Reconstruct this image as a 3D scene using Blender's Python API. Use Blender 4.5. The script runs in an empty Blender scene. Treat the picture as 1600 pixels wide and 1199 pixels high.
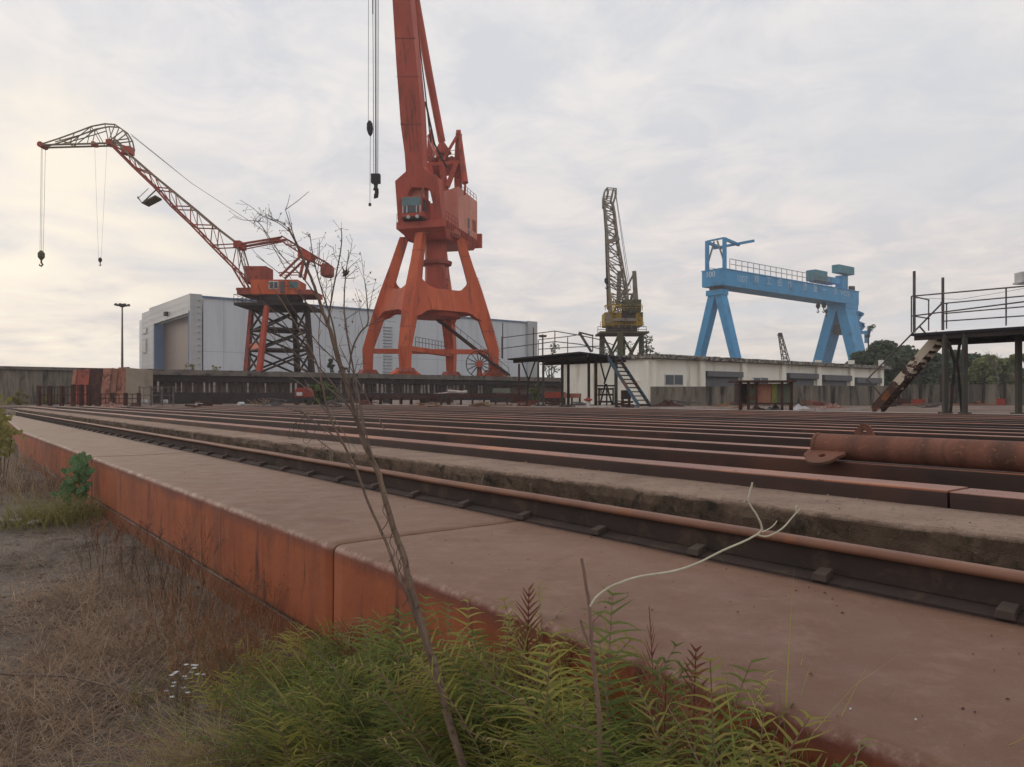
import bpy, math, random
from mathutils import Vector as V, noise
rnd = random.Random(7)
C = bpy.context.scene.collection
R = math.radians
# ------------------------------------------------------------------ camera, sky, sun
F = 1170.0                      # focal length in photo pixels (1600 wide)
CZ = 1.6                        # eye height
cam = bpy.data.cameras.new("camera"); cam_o = bpy.data.objects.new("camera", cam); C.objects.link(cam_o)
cam_o.location = (0, 0, CZ); cam_o.rotation_euler = (R(90), 0, 0)
cam.sensor_width = 36; cam.lens = 36 * F / 1600; cam.shift_y = (621 - 599.5) / 1600
cam.clip_start = 0.05; cam.clip_end = 9000
bpy.context.scene.camera = cam_o
SC = bpy.context.scene
SC.view_settings.view_transform = 'Standard'; SC.view_settings.look = 'None'
SC.view_settings.exposure = 0.0; SC.view_settings.gamma = 1.0
SUN_EL, SUN_AZ = 16.0, -48.0    # azimuth from +Y (the view direction), negative = left
w = bpy.data.worlds.new("World"); SC.world = w; w.use_nodes = True
N = w.node_tree.nodes; L = w.node_tree.links; N.clear()
def nd(t, **k):
    n = N.new(t)
    for a, b in k.items(): setattr(n, a, b)
    return n
out = nd('ShaderNodeOutputWorld'); bg = nd('ShaderNodeBackground'); L.new(bg.outputs[0], out.inputs[0])
sky = nd('ShaderNodeTexSky'); sky.sky_type = 'NISHITA'; sky.sun_disc = False
sky.sun_elevation = R(SUN_EL); sky.sun_rotation = R(SUN_AZ); sky.dust_density = 3
tc = nd('ShaderNodeTexCoord'); sep = nd('ShaderNodeSeparateXYZ'); L.new(tc.outputs['Generated'], sep.inputs[0])
def ramp(stops, src, interp='LINEAR'):
    r = nd('ShaderNodeValToRGB'); r.color_ramp.interpolation = interp
    e = r.color_ramp.elements
    while len(e) < len(stops): e.new(0.5)
    for i, (p, c) in enumerate(stops): e[i].position = p; e[i].color = (*c, 1)
    L.new(src, r.inputs[0]); return r.outputs[0]
def mth(op, a, b=None):
    m = nd('ShaderNodeMath', operation=op)
    for i, q in enumerate((a, b)):
        if q is None: continue
        if isinstance(q, (int, float)): m.inputs[i].default_value = q
        else: L.new(q, m.inputs[i])
    return m.outputs[0]
def mixc(f, a, b, blend='MIX'):
    m = nd('ShaderNodeMix', data_type='RGBA', blend_type=blend)
    for i, q in ((0, f), (6, a), (7, b)):
        if isinstance(q, (int, float)): m.inputs[i].default_value = q
        elif isinstance(q, tuple): m.inputs[i].default_value = (*q, 1)
        else: L.new(q, m.inputs[i])
    return m.outputs[2]
# base overcast gradient by elevation
grad = ramp([(0.0, (0.72, 0.675, 0.64)), (0.08, (0.79, 0.74, 0.705)), (0.20, (0.83, 0.79, 0.78)), (0.34, (0.83, 0.815, 0.82)), (0.6, (0.80, 0.80, 0.82))], sep.outputs[2])
# cloud plane projection
den = mth('ADD', sep.outputs[2], 0.16)
cx = mth('DIVIDE', sep.outputs[0], den); cy = mth('DIVIDE', sep.outputs[1], den)
cmb = nd('ShaderNodeCombineXYZ'); L.new(cx, cmb.inputs[0]); L.new(cy, cmb.inputs[1])
def wn(scale, det, rough, dist=0.0, off=0.0):
    mp = nd('ShaderNodeMapping'); mp.inputs['Location'].default_value = (off, off * 2, off); L.new(cmb.outputs[0], mp.inputs[0])
    n = nd('ShaderNodeTexNoise'); n.inputs['Scale'].default_value = scale; n.inputs['Detail'].default_value = det
    n.inputs['Roughness'].default_value = rough; n.inputs['Distortion'].default_value = dist; L.new(mp.outputs[0], n.inputs[0]); return n.outputs[0]
k1 = ramp([(0.38, (0, 0, 0)), (0.62, (1, 1, 1))], wn(3.4, 8, 0.62, 0.5))
c1 = mixc(k1, (0.88, 0.905, 0.945), (1.10, 1.07, 1.035))
base = mixc(1.0, grad, c1, 'MULTIPLY')
k2 = ramp([(0.50, (0, 0, 0)), (0.66, (1, 1, 1))], wn(1.1, 6, 0.55, 0.4, 5.3))
base = mixc(mth('MULTIPLY', k2, 0.55), base, (0.69, 0.715, 0.76))
# warm glow low in the west, where the sun is behind the cloud
sd = V((math.sin(R(-32)) * math.cos(R(9.5)), math.cos(R(-32)) * math.cos(R(9.5)), math.sin(R(9.5))))
dp = nd('ShaderNodeVectorMath', operation='DOT_PRODUCT'); L.new(tc.outputs['Generated'], dp.inputs[0]); dp.inputs[1].default_value = sd
gl = ramp([(0.968, (0, 0, 0)), (1.0, (1, 1, 1))], dp.outputs['Value'], 'EASE')
k3 = ramp([(0.36, (0.0, 0.0, 0.0)), (0.60, (1, 1, 1))], wn(1.5, 5, 0.55, 0.5, 2.1))
base = mixc(mth('MULTIPLY', mth('MULTIPLY', gl, k3), 1.0), base, (1.06, 0.965, 0.82))
sk = mixc(1.0, sky.outputs[0], (0.10, 0.10, 0.10), 'MULTIPLY')
L.new(mixc(0.03, base, sk), bg.inputs[0]); bg.inputs[1].default_value = 1.0
sun = bpy.data.lights.new("sun", 'SUN'); sun.energy = 0.55; sun.angle = R(22); sun.color = (1.0, 0.86, 0.72)
sun_o = bpy.data.objects.new("sun", sun); C.objects.link(sun_o); sun_o.location = (-50, 60, 60)
sun_o.rotation_euler = V((math.sin(R(SUN_AZ)) * math.cos(R(SUN_EL)), math.cos(R(SUN_AZ)) * math.cos(R(SUN_EL)), math.sin(R(SUN_EL)))).to_track_quat('Z', 'Y').to_euler()

# ------------------------------------------------------------------ frames of reference
VX, VY = 0.7884, 0.6152         # v: across the slipway (to the right and away); u = (-VY, VX): along it (to the left and away)
vv = V((VX, VY, 0)); uu = V((-VY, VX, 0)); ZZ = V((0, 0, 1))
def W(p, t, z): return V((p * VX - t * VY, p * VY + t * VX, z))
def PY(x, y, Y): return V(((x - 800) * Y / F, Y, CZ + (621 - y) * Y / F))     # a survey of the photo: point at distance Y
def PT(x, y, t): k = (x - 800) / F; return PY(x, y, t / (VX - VY * k))          # ... on the plane t = const
def PP(x, y, p): k = (x - 800) / F; return PY(x, y, p / (VY + VX * k))          # ... on the plane p = const
def at(pt, z): return V((pt[0], pt[1], z))

# ------------------------------------------------------------------ mesh builder
class MB:
    def __init__(s): s.v = []; s.f = []
    def add(s, vs, fs):
        b = len(s.v); s.v += [tuple(q) for q in vs]; s.f += [tuple(i + b for i in q) for q in fs]; return s
    def hexa(s, a, b):   # two quads with the same winding
        return s.add(list(a) + list(b), [(3, 2, 1, 0), (4, 5, 6, 7), (0, 1, 5, 4), (1, 2, 6, 5), (2, 3, 7, 6), (3, 0, 4, 7)])
    def box(s, c, sx, sy, sz, ax=V((1, 0, 0)), ay=V((0, 1, 0)), az=ZZ):   # centre, full sizes
        c = V(c); a, b, d = ax * sx / 2, ay * sy / 2, az * sz / 2
        return s.hexa([c - a - b - d, c + a - b - d, c + a + b - d, c - a + b - d], [c - a - b + d, c + a - b + d, c + a + b + d, c - a + b + d])
    def ptbox(s, p0, p1, t0, t1, z0, z1):
        q = [(p0, t0), (p1, t0), (p1, t1), (p0, t1)]
        return s.hexa([W(p, t, z0) for p, t in q], [W(p, t, z1) for p, t in q])
    def bar(s, a, b, w_, h=None, up=ZZ, w2=None, h2=None):
        a, b = V(a), V(b); h = h or w_; w2 = w2 or w_; h2 = h2 or (h if w2 == w_ else h * w2 / w_); d = (b - a).normalized()
        if abs(d.dot(up)) > 0.98: up = V((0.3, 1, 0)).normalized()
        x = d.cross(up).normalized(); y = x.cross(d).normalized()
        return s.hexa([a - x * w_ / 2 - y * h / 2, a + x * w_ / 2 - y * h / 2, a + x * w_ / 2 + y * h / 2, a - x * w_ / 2 + y * h / 2],
                      [b - x * w2 / 2 - y * h2 / 2, b + x * w2 / 2 - y * h2 / 2, b + x * w2 / 2 + y * h2 / 2, b - x * w2 / 2 + y * h2 / 2])
    def tube(s, pts, r, n=6, cap=True):
        pts = [V(q) for q in pts]; m = len(pts)
        rs = r if isinstance(r, (list, tuple)) else [r] * m
        b0 = len(s.v); ref = V((0.31, 0.87, 0.38)).normalized()
        for i, q in enumerate(pts):
            d = (pts[min(i + 1, m - 1)] - pts[max(i - 1, 0)])
            d = d.normalized() if d.length > 1e-9 else ZZ
            rf = ref if abs(d.dot(ref)) < 0.95 else V((1, 0, 0))
            x = d.cross(rf).normalized(); y = x.cross(d)
            for k in range(n):
                a = 2 * math.pi * k / n; s.v.append(tuple(q + (x * math.cos(a) + y * math.sin(a)) * rs[i]))
        for i in range(m - 1):
            for k in range(n):
                k2 = (k + 1) % n; s.f.append((b0 + i * n + k, b0 + i * n + k2, b0 + (i + 1) * n + k2, b0 + (i + 1) * n + k))
        if cap and n > 2: s.f.append(tuple(b0 + k for k in range(n))[::-1]); s.f.append(tuple(b0 + (m - 1) * n + k for k in range(n)))
        return s
    def prism(s, poly, off):
        n = len(poly); off = V(off); a = [V(q) for q in poly]
        return s.add(a + [q + off for q in a], [tuple(range(n))[::-1], tuple(range(n, 2 * n))] + [(i, (i + 1) % n, n + (i + 1) % n, n + i) for i in range(n)])
    def truss(s, A, B, n, rc, rb, ends=True):   # A, B: four corners each
        A = [V(q) for q in A]; B = [V(q) for q in B]
        for i in range(4): s.tube([A[i], B[i]], rc, 5)
        for j in range(n + 1):
            f0 = j / n; P0 = [A[i].lerp(B[i], f0) for i in range(4)]
            if ends or 0 < j < n:
                for i in range(4): s.tube([P0[i], P0[(i + 1) % 4]], rb, 4)
            if j < n:
                P1 = [A[i].lerp(B[i], (j + 1) / n) for i in range(4)]
                for i in range(4):
                    q = (i + 1) % 4
                    if (j + i) % 2: s.tube([P0[i], P1[q]], rb, 4)
                    else: s.tube([P0[q], P1[i]], rb, 4)
        return s
    def railing(s, pts, h=1.1, rails=3, step=1.6, r=0.025):
        for a, b in zip(pts[:-1], pts[1:]):
            a, b = V(a), V(b); n = max(1, round((b - a).length / step))
            for k in range(rails): s.tube([a + ZZ * h * (k + 1) / rails, b + ZZ * h * (k + 1) / rails], r, 5)
            for i in range(n + 1): q = a.lerp(b, i / n); s.tube([q, q + ZZ * h], r, 5)
        return s
    def build(s, name, mat, parent=None, smooth=False, bevel=0.0, label=None, cat=None, group=None, kind=None):
        me = bpy.data.meshes.new(name); vs = s.v
        if parent is not None: org = LOC[parent.name]
        else:
            xs = [q[0] for q in vs]; ys = [q[1] for q in vs]; zs = [q[2] for q in vs]
            org = V(((min(xs) + max(xs)) / 2, (min(ys) + max(ys)) / 2, min(zs)))
        me.from_pydata([(q[0] - org[0], q[1] - org[1], q[2] - org[2]) for q in vs], [], s.f)
        me.validate(); me.update()
        if smooth: me.polygons.foreach_set('use_smooth', [True] * len(me.polygons))
        for m in (mat if isinstance(mat, (list, tuple)) else [mat]): me.materials.append(m)
        o = bpy.data.objects.new(name, me); C.objects.link(o)
        if parent is not None:
            o.parent = parent
            if parent.type == 'MESH': pass
        else: o.location = org
        LOC[o.name] = org
        if bevel:
            b = o.modifiers.new('bevel', 'BEVEL'); b.width = bevel; b.segments = 2; b.limit_method = 'ANGLE'
        return tag(o, label, cat, group, kind)
LOC = {}
def tag(o, label=None, cat=None, group=None, kind=None):
    if label: o['label'] = label
    if cat: o['category'] = cat
    if group: o['group'] = group
    if kind: o['kind'] = kind
    return o
def thing(name, loc, label, cat, group=None):
    o = bpy.data.objects.new(name, None); C.objects.link(o); o.location = loc; o.empty_display_size = 0.3
    LOC[o.name] = V(loc); return tag(o, label, cat, group)
def copy_thing(root, loc, label):
    def cp(o, par):
        c = o.copy(); C.objects.link(c); c.parent = par
        for ch in [q for q in C.objects if q.parent == o]: cp(ch, c)
        return c
    r = cp(root, None); r.location = loc; r['label'] = label; return r

# ------------------------------------------------------------------ materials
def srgb(r, g, b): return tuple(((x / 255) / 12.92 if x / 255 <= 0.04045 else ((x / 255 + 0.055) / 1.055) ** 2.4) for x in (r, g, b))
class NT:
    def __init__(s, name, rough=0.85, metal=0.0, spec=0.3):
        s.m = bpy.data.materials.new(name); s.m.use_nodes = True; s.n = s.m.node_tree.nodes; s.l = s.m.node_tree.links
        s.b = s.n['Principled BSDF']; s.b.inputs['Roughness'].default_value = rough; s.b.inputs['Metallic'].default_value = metal
        s.b.inputs['Specular IOR Level'].default_value = spec
        s.pos = s.n.new('ShaderNodeNewGeometry').outputs['Position']
    def mapped(s, scale):
        m = s.n.new('ShaderNodeMapping'); m.inputs['Scale'].default_value = scale; s.l.new(s.pos, m.inputs[0]); return m.outputs[0]
    def noise(s, scale, det=5, rough=0.6, st=(1, 1, 1), dist=0):
        n = s.n.new('ShaderNodeTexNoise'); n.inputs['Scale'].default_value = scale; n.inputs['Detail'].default_value = det
        n.inputs['Roughness'].default_value = rough; n.inputs['Distortion'].default_value = dist; s.l.new(s.mapped(st), n.inputs[0]); return n.outputs[0]
    def ramp(s, src, a, b, inv=False):
        r = s.n.new('ShaderNodeMapRange'); r.inputs[1].default_value = a; r.inputs[2].default_value = b
        if inv: r.inputs[3].default_value = 1; r.inputs[4].default_value = 0
        s.l.new(src, r.inputs[0]); return r.outputs[0]
    def mix(s, f, a, b, blend='MIX'):
        m = s.n.new('ShaderNodeMix'); m.data_type = 'RGBA'; m.blend_type = blend
        for i, q in ((0, f), (6, a), (7, b)):
            if isinstance(q, (int, float)): m.inputs[i].default_value = q
            elif isinstance(q, tuple): m.inputs[i].default_value = (*q, 1)
            else: s.l.new(q, m.inputs[i])
        return m.outputs[2]
    def math(s, op, a, b):
        m = s.n.new('ShaderNodeMath'); m.operation = op
        for i, q in enumerate((a, b)):
            if isinstance(q, (int, float)): m.inputs[i].default_value = q
            else: s.l.new(q, m.inputs[i])
        return m.outputs[0]
    def bump(s, h, strength=0.4, dist=0.01):
        b = s.n.new('ShaderNodeBump'); b.inputs['Strength'].default_value = strength; b.inputs['Distance'].default_value = dist
        s.l.new(h, b.inputs['Height']); s.l.new(b.outputs[0], s.b.inputs['Normal'])
    def dot(s, vec):
        d = s.n.new('ShaderNodeVectorMath'); d.operation = 'DOT_PRODUCT'; d.inputs[1].default_value = vec; s.l.new(s.pos, d.inputs[0]); return d.outputs['Value']
    def col(s, c): s.l.new(c, s.b.inputs['Base Color']); return s.m
def surf(name, c1, c2, c3=None, sc=1.0, st=(1, 1, 1), rough=0.85, metal=0.0, spec=0.3, th=(0.52, 0.66), bump=0.3, bd=0.01, bs=None, c3s=None, c3st=(1, 1, 1)):
    m = NT(name, rough, metal, spec)
    c = m.mix(m.ramp(m.noise(sc, 6, 0.62, st), 0.32, 0.68), c1, c2)
    if c3: c = m.mix(m.ramp(m.noise(c3s or sc * 2.3, 7, 0.68, c3st, 0.4), *th), c, c3)
    if bump: m.bump(m.noise(bs or sc * 9, 4, 0.65), bump, bd)
    return m.col(c)
S = srgb
M = {}
M['crane_red'] = surf('crane_red', S(188, 88, 68), S(164, 72, 58), S(112, 60, 50), 0.35, (1, 1, 0.5), 0.6, th=(0.53, 0.70), bump=0.15, c3s=1.1, c3st=(1, 1, 0.14))
M['crane_orange'] = surf('crane_orange', S(206, 102, 60), S(180, 80, 52), S(122, 62, 46), 0.4, (1, 1, 0.3), 0.6, th=(0.53, 0.70), bump=0.15, c3s=1.2, c3st=(1, 1, 0.12))
M['house_pink'] = surf('house_pink', S(206, 142, 124), S(190, 118, 100), S(150, 84, 70), 0.4, (1, 1, 0.25), 0.7, th=(0.55, 0.75), bump=0.1)
M['old_red'] = surf('old_red', S(172, 88, 72), S(140, 74, 64), S(84, 60, 56), 0.7, (1, 1, 0.6), 0.8, bump=0.2)
M['dark_steel'] = surf('dark_steel', S(62, 54, 52), S(44, 40, 42), S(84, 56, 48), 1.1, bump=0.2)
M['glass_dark'] = surf('glass_dark', S(40, 50, 56), S(52, 66, 72), rough=0.12, spec=0.6, bump=0)
M['glass_teal'] = surf('glass_teal', S(58, 92, 98), S(84, 120, 124), rough=0.12, spec=0.6, bump=0)
M['window_white'] = surf('window_white', S(205, 205, 205), S(180, 180, 180), bump=0)
M['crane_yellow'] = surf('crane_yellow', S(184, 148, 42), S(150, 122, 44), S(66, 60, 44), 0.5, th=(0.5, 0.62), bump=0.15)
M['boom_grey'] = surf('boom_grey', S(128, 120, 110), S(142, 130, 112), S(96, 84, 72), 0.5, bump=0.1)
M['gantry_blue'] = surf('gantry_blue', S(54, 150, 200), S(48, 134, 184), S(50, 112, 150), 0.12, (1, 1, 0.5), 0.55, bump=0, th=(0.52, 0.7))
M['gantry_teal'] = surf('gantry_teal', S(60, 128, 140), S(48, 110, 128), sc=0.2, rough=0.55, bump=0)
M['gantry_letter'] = surf('gantry_letter', S(180, 206, 224), S(150, 188, 212), sc=0.6, bump=0)
M['gantry_number'] = surf('gantry_number', S(215, 224, 230), S(196, 208, 218), sc=0.6, bump=0)
M['hook_olive'] = surf('hook_olive', S(96, 92, 66), S(76, 72, 56), bump=0)
M['olive_steel'] = surf('olive_steel', S(98, 92, 60), S(70, 66, 50), S(56, 50, 42), 0.8, bump=0.1)
M['cable'] = surf('cable', S(58, 56, 58), S(72, 70, 72), bump=0)
M['hook_black'] = surf('hook_black', S(40, 38, 44), S(54, 50, 56), bump=0)
def sheet(name, c1, c2, per, horiz=False, dark=0.86):
    m = NT(name, 0.5, 0.0, 0.4)
    c = m.mix(m.ramp(m.noise(0.08, 4, 0.6, (1, 1, 0.6)), 0.3, 0.7), c1, c2)
    c = m.mix(m.ramp(m.noise(1.2, 5, 0.6, (1, 1, 0.06)), 0.55, 0.85), c, tuple(x * dark for x in c2))
    q = m.math('MULTIPLY', m.dot((0, 0, 1) if horiz else vv), 6.2832 / per)
    m.bump(m.math('SINE', q, 0), 0.25, per * 0.02)
    if name.startswith('hall'):
        fx = m.math('FRACT', m.math('MULTIPLY', m.dot(vv if name == 'hall_side' else uu), 1 / 6.1), 0); ln = m.ramp(m.math('ABSOLUTE', m.math('SUBTRACT', fx, 0.5), 0), 0.018, 0.010)
        c = m.mix(m.math('MULTIPLY', ln, 0.35), c, S(120, 128, 136)); fz = m.math('ABSOLUTE', m.math('SUBTRACT', m.dot((0, 0, 1)), 9.3), 0); c = m.mix(m.math('MULTIPLY', m.ramp(fz, 0.08, 0.04), 0.4), c, S(120, 128, 136))
        c = m.mix(m.math('MULTIPLY', m.ramp(m.noise(0.5, 6, 0.7, (1, 1, 0.12)), 0.52, 0.72), 0.30), c, S(130, 134, 138))
    return m.col(c)
M['hall_side'] = sheet('hall_side', S(202, 208, 214), S(192, 199, 206), 0.9)
M['hall_front'] = sheet('hall_front', S(176, 178, 178), S(164, 168, 170), 1.1, True)
M['hall_trim'] = surf('hall_trim', S(110, 132, 160), S(96, 118, 148), sc=0.3, bump=0)
M['hall_door'] = sheet('hall_door', S(128, 108, 98), S(114, 98, 90), 0.6)
M['louver'] = surf('louver', S(150, 156, 160), S(136, 142, 148), sc=0.6, bump=0)
M['white_wall'] = surf('white_wall', S(236, 233, 222), S(222, 218, 204), S(176, 164, 142), 0.5, (1, 1, 0.35), 0.9, th=(0.56, 0.74), bump=0.15, c3s=0.7, c3st=(1, 1, 0.18))
M['eave_conc'] = surf('eave_conc', S(170, 164, 152), S(110, 104, 96), S(54, 50, 48), 1.6, (1, 1, 0.6), 0.95, th=(0.47, 0.56), bump=0.4, bd=0.03)
M['shutter'] = sheet('shutter', S(96, 96, 98), S(78, 80, 84), 0.18, True)
M['yard_wall'] = surf('yard_wall', S(136, 126, 112), S(98, 92, 86), S(56, 54, 52), 0.6, (1, 1, 0.25), 0.95, th=(0.48, 0.62), bump=0.4, bd=0.02, c3s=1.4, c3st=(1, 1, 0.12))
M['quay_cap'] = surf('quay_cap', S(120, 112, 104), S(92, 84, 80), S(52, 46, 46), 0.5, (1, 1, 1.5), 0.95, th=(0.52, 0.66), bump=0.4, bd=0.03)
M['quay_dark'] = surf('quay_dark', S(66, 56, 56), S(48, 42, 44), S(36, 34, 36), 0.5, (1, 1, 0.3), 0.95, bump=0.3)
M['pile_light'] = surf('pile_light', S(176, 166, 162), S(112, 100, 100), S(60, 50, 50), 0.9, (1, 1, 0.4), 0.95, bump=0.2)
M['bush_leaf'] = surf('bush_leaf', S(96, 108, 62), S(72, 86, 52), S(124, 126, 76), 3.0, bump=0)
M['rust_dark'] = surf('rust_dark', S(78, 52, 46), S(58, 42, 38), S(104, 60, 46), 1.3, (1, 1, 1), 0.9, bump=0.4, bd=0.004, bs=30)
M['rust_plate'] = surf('rust_plate', S(134, 84, 70), S(112, 66, 56), S(84, 62, 52), 2.0, (2.2, 0.3, 0.3), 0.85, th=(0.5, 0.66), bump=0.5, bd=0.004, bs=45)
M['rust_top'] = surf('rust_top', S(146, 104, 88), S(126, 84, 70), S(160, 100, 68), 1.0, (1, 1, 1), 0.8, th=(0.55, 0.72), bump=0.4, bd=0.004, bs=40)
M['rail_rust'] = surf('rail_rust', S(130, 92, 74), S(106, 72, 58), S(132, 86, 56), 2.2, (1, 1, 1), 0.6, bump=0.3, bd=0.002, bs=60, th=(0.52, 0.7))
M['rail_dark'] = surf('rail_dark', S(66, 52, 48), S(50, 42, 38), S(80, 64, 54), 2.0, bump=0.5, bd=0.003, bs=40)
M['clip_steel'] = surf('clip_steel', S(86, 72, 66), S(66, 56, 50), sc=5, bump=0.3, bd=0.003)
M['conc_rough'] = surf('conc_block', S(152, 142, 128), S(128, 116, 102), S(78, 70, 58), 2.2, (1, 1, 0.8), 0.95, th=(0.54, 0.66), c3s=9, bump=1.0, bd=0.014, bs=46)
m = NT('kerb_concrete', 0.95, 0, 0.2)
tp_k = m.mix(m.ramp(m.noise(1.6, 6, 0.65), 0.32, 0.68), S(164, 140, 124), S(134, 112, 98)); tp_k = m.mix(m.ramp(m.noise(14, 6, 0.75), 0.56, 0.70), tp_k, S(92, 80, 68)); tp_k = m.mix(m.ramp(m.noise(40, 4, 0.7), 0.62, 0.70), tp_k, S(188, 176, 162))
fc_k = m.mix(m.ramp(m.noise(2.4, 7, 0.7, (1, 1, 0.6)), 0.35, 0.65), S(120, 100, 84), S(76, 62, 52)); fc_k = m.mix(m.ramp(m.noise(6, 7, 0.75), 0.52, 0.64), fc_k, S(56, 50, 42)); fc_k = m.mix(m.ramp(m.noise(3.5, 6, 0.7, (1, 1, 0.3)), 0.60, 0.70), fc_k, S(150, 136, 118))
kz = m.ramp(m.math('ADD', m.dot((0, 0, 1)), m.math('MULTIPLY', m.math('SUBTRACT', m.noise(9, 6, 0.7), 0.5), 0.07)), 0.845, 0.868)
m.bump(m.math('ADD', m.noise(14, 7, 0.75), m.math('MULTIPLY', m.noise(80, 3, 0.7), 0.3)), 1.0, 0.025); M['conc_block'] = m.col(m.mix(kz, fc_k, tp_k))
M['conc_pale'] = surf('conc_pale', S(196, 184, 176), S(168, 154, 146), S(120, 104, 96), 0.8, bump=0.2, th=(0.56, 0.7))
M['stair_rust'] = surf('stair_rust', S(74, 52, 46), S(56, 42, 40), S(110, 66, 40), 1.6, bump=0.3)
m = NT('flaked', 0.85)
c = m.mix(m.ramp(m.noise(1.6, 6, 0.62), 0.32, 0.68), S(84, 60, 52), S(60, 46, 42)); c = m.mix(m.ramp(m.noise(2.2, 5, 0.6), 0.56, 0.66), c, S(128, 76, 44))
fl_ = m.ramp(m.math('ADD', m.noise(1.5, 6, 0.7), m.math('MULTIPLY', m.dot((0, 0, 1)), 0.12)), 0.82, 0.85); M['flaked'] = m.col(m.mix(fl_, c, S(202, 188, 168)))
M['stair_blue'] = surf('stair_blue', S(84, 106, 122), S(70, 88, 104), S(120, 84, 68), 1.0, bump=0.2, th=(0.50, 0.56), c3s=0.9)
M['tube_grey'] = surf('tube_grey', S(112, 106, 104), S(86, 80, 78), S(72, 58, 52), 2.0, bump=0.1)
M['post_green'] = surf('post_green', S(84, 84, 76), S(66, 64, 60), S(84, 60, 52), 1.2, (1, 1, 0.5), bump=0.2)
M['deck_under'] = surf('deck_under', S(52, 50, 58), S(42, 40, 46), sc=1.0, bump=0.1)
M['panel_rust'] = surf('panel_rust', S(168, 122, 102), S(142, 88, 72), S(96, 62, 56), 0.8, (1.6, 1.6, 0.3), bump=0.2, th=(0.5, 0.62))
M['panel_beige'] = surf('panel_beige', S(158, 146, 130), S(140, 126, 112), sc=0.8, bump=0.1)
M['red_paint'] = surf('red_paint', S(158, 70, 56), S(132, 60, 50), S(90, 50, 44), 1.4, bump=0.1)
M['green_paint'] = surf('green_paint', S(116, 124, 106), S(96, 104, 92), S(120, 82, 60), 1.6, (1, 1, 0.4), bump=0.1, th=(0.53, 0.62))
M['yellow_paint'] = surf('yellow_paint', S(150, 146, 86), S(124, 124, 80), S(110, 110, 70), 1.6, bump=0.1)
M['blue_paint'] = surf('blue_paint', S(56, 130, 158), S(50, 110, 140), S(60, 80, 96), 0.9, bump=0.1)
M['white_cloth'] = surf('white_cloth', S(196, 192, 194), S(172, 166, 168), S(120, 112, 116), 1.6, bump=0.3, bd=0.02)
M['rubble'] = surf('rubble', S(140, 92, 80), S(112, 80, 68), S(170, 156, 146), 3.0, bump=0.5, bd=0.03)
M['wood'] = surf('wood', S(150, 120, 92), S(112, 84, 64), sc=2, bump=0.2)
M['bark'] = surf('bark', S(66, 58, 50), S(50, 44, 38), sc=2, bump=0.4)
def leafmat(name, a, b, c, sc, tr=0.0):
    m = NT(name, 0.75, 0, 0.2)
    q = m.mix(m.ramp(m.noise(sc, 3, 0.6), 0.35, 0.65), a, b); q = m.mix(m.ramp(m.noise(sc * 4, 3, 0.6), 0.5, 0.7), q, c)
    m.col(q); t = m.n.new('ShaderNodeBsdfTranslucent'); x = m.n.new('ShaderNodeMixShader'); x.inputs[0].default_value = 0.35
    m.l.new(q, t.inputs[0]); m.l.new(m.b.outputs[0], x.inputs[1]); m.l.new(t.outputs[0], x.inputs[2]); m.l.new(x.outputs[0], m.n['Material Output'].inputs[0]); return m.m
M['tree_dark'] = leafmat('tree_dark', S(84, 98, 80), S(98, 110, 84), S(112, 120, 88), 0.25)
M['tree_olive'] = leafmat('tree_olive', S(132, 138, 90), S(112, 122, 84), S(150, 150, 100), 0.3)
M['fern_green'] = leafmat('fern_green', S(164, 158, 86), S(126, 132, 70), S(184, 170, 104), 3.0)
M['fern_dark'] = leafmat('fern_dark', S(120, 130, 72), S(86, 100, 58), S(150, 150, 90), 3.0)
M['fern_yellow'] = leafmat('fern_yellow', S(168, 160, 92), S(146, 132, 80), S(140, 148, 80), 3.0)
M['fern_dead'] = leafmat('fern_dead', S(116, 76, 62), S(146, 98, 78), S(96, 64, 56), 6.0)
M['straw'] = leafmat('straw', S(164, 138, 114), S(126, 102, 84), S(192, 172, 146), 4.0)
M['straw_dark'] = leafmat('straw_dark', S(108, 90, 76), S(80, 68, 60), S(136, 112, 92), 4.0)
M['weed_red'] = leafmat('weed_red', S(160, 110, 78), S(124, 84, 62), S(180, 136, 98), 5.0)
M['weed_olive'] = leafmat('weed_olive', S(140, 134, 80), S(116, 110, 70), S(160, 148, 94), 4.0)
M['vine_leaf'] = leafmat('vine_leaf', S(96, 122, 84), S(72, 98, 68), S(130, 144, 100), 9.0)
M['stem'] = surf('stem', S(132, 112, 96), S(98, 80, 68), S(76, 58, 50), 20, (1, 1, 0.3), bump=0.5, bd=0.002, bs=200)
M['stem_dark'] = surf('stem_dark', S(118, 102, 92), S(90, 76, 68), sc=12, bump=0)
M['twig_pale'] = surf('twig_pale', S(205, 200, 178), S(180, 172, 150), sc=20, bump=0.1)
M['twig_brown'] = surf('twig_brown', S(140, 112, 100), S(116, 92, 80), sc=20, bump=0.1)
m = NT('rust_pipe', 0.8, 0, 0.3)
c = m.mix(m.ramp(m.noise(3.0, 6, 0.6), 0.3, 0.7), S(130, 86, 70), S(106, 68, 56))
tn = m.n.new('ShaderNodeTexNoise'); tn.noise_dimensions = '1D'; tn.inputs['Scale'].default_value = 3.2; tn.inputs['Detail'].default_value = 4; m.l.new(m.math('ADD', m.dot(uu), m.math('MULTIPLY', m.noise(4, 4, 0.6), 0.12)), tn.inputs['W'])
c = m.mix(m.math('MULTIPLY', m.ramp(tn.outputs[0], 0.46, 0.62), 0.7), c, S(78, 60, 50))
c = m.mix(m.math('MULTIPLY', m.ramp(m.math('ADD', m.dot((0, 0, 1)), m.math('MULTIPLY', m.noise(6, 5, 0.6), 0.12)), 1.10, 1.03), 0.6), c, S(84, 72, 60))
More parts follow.
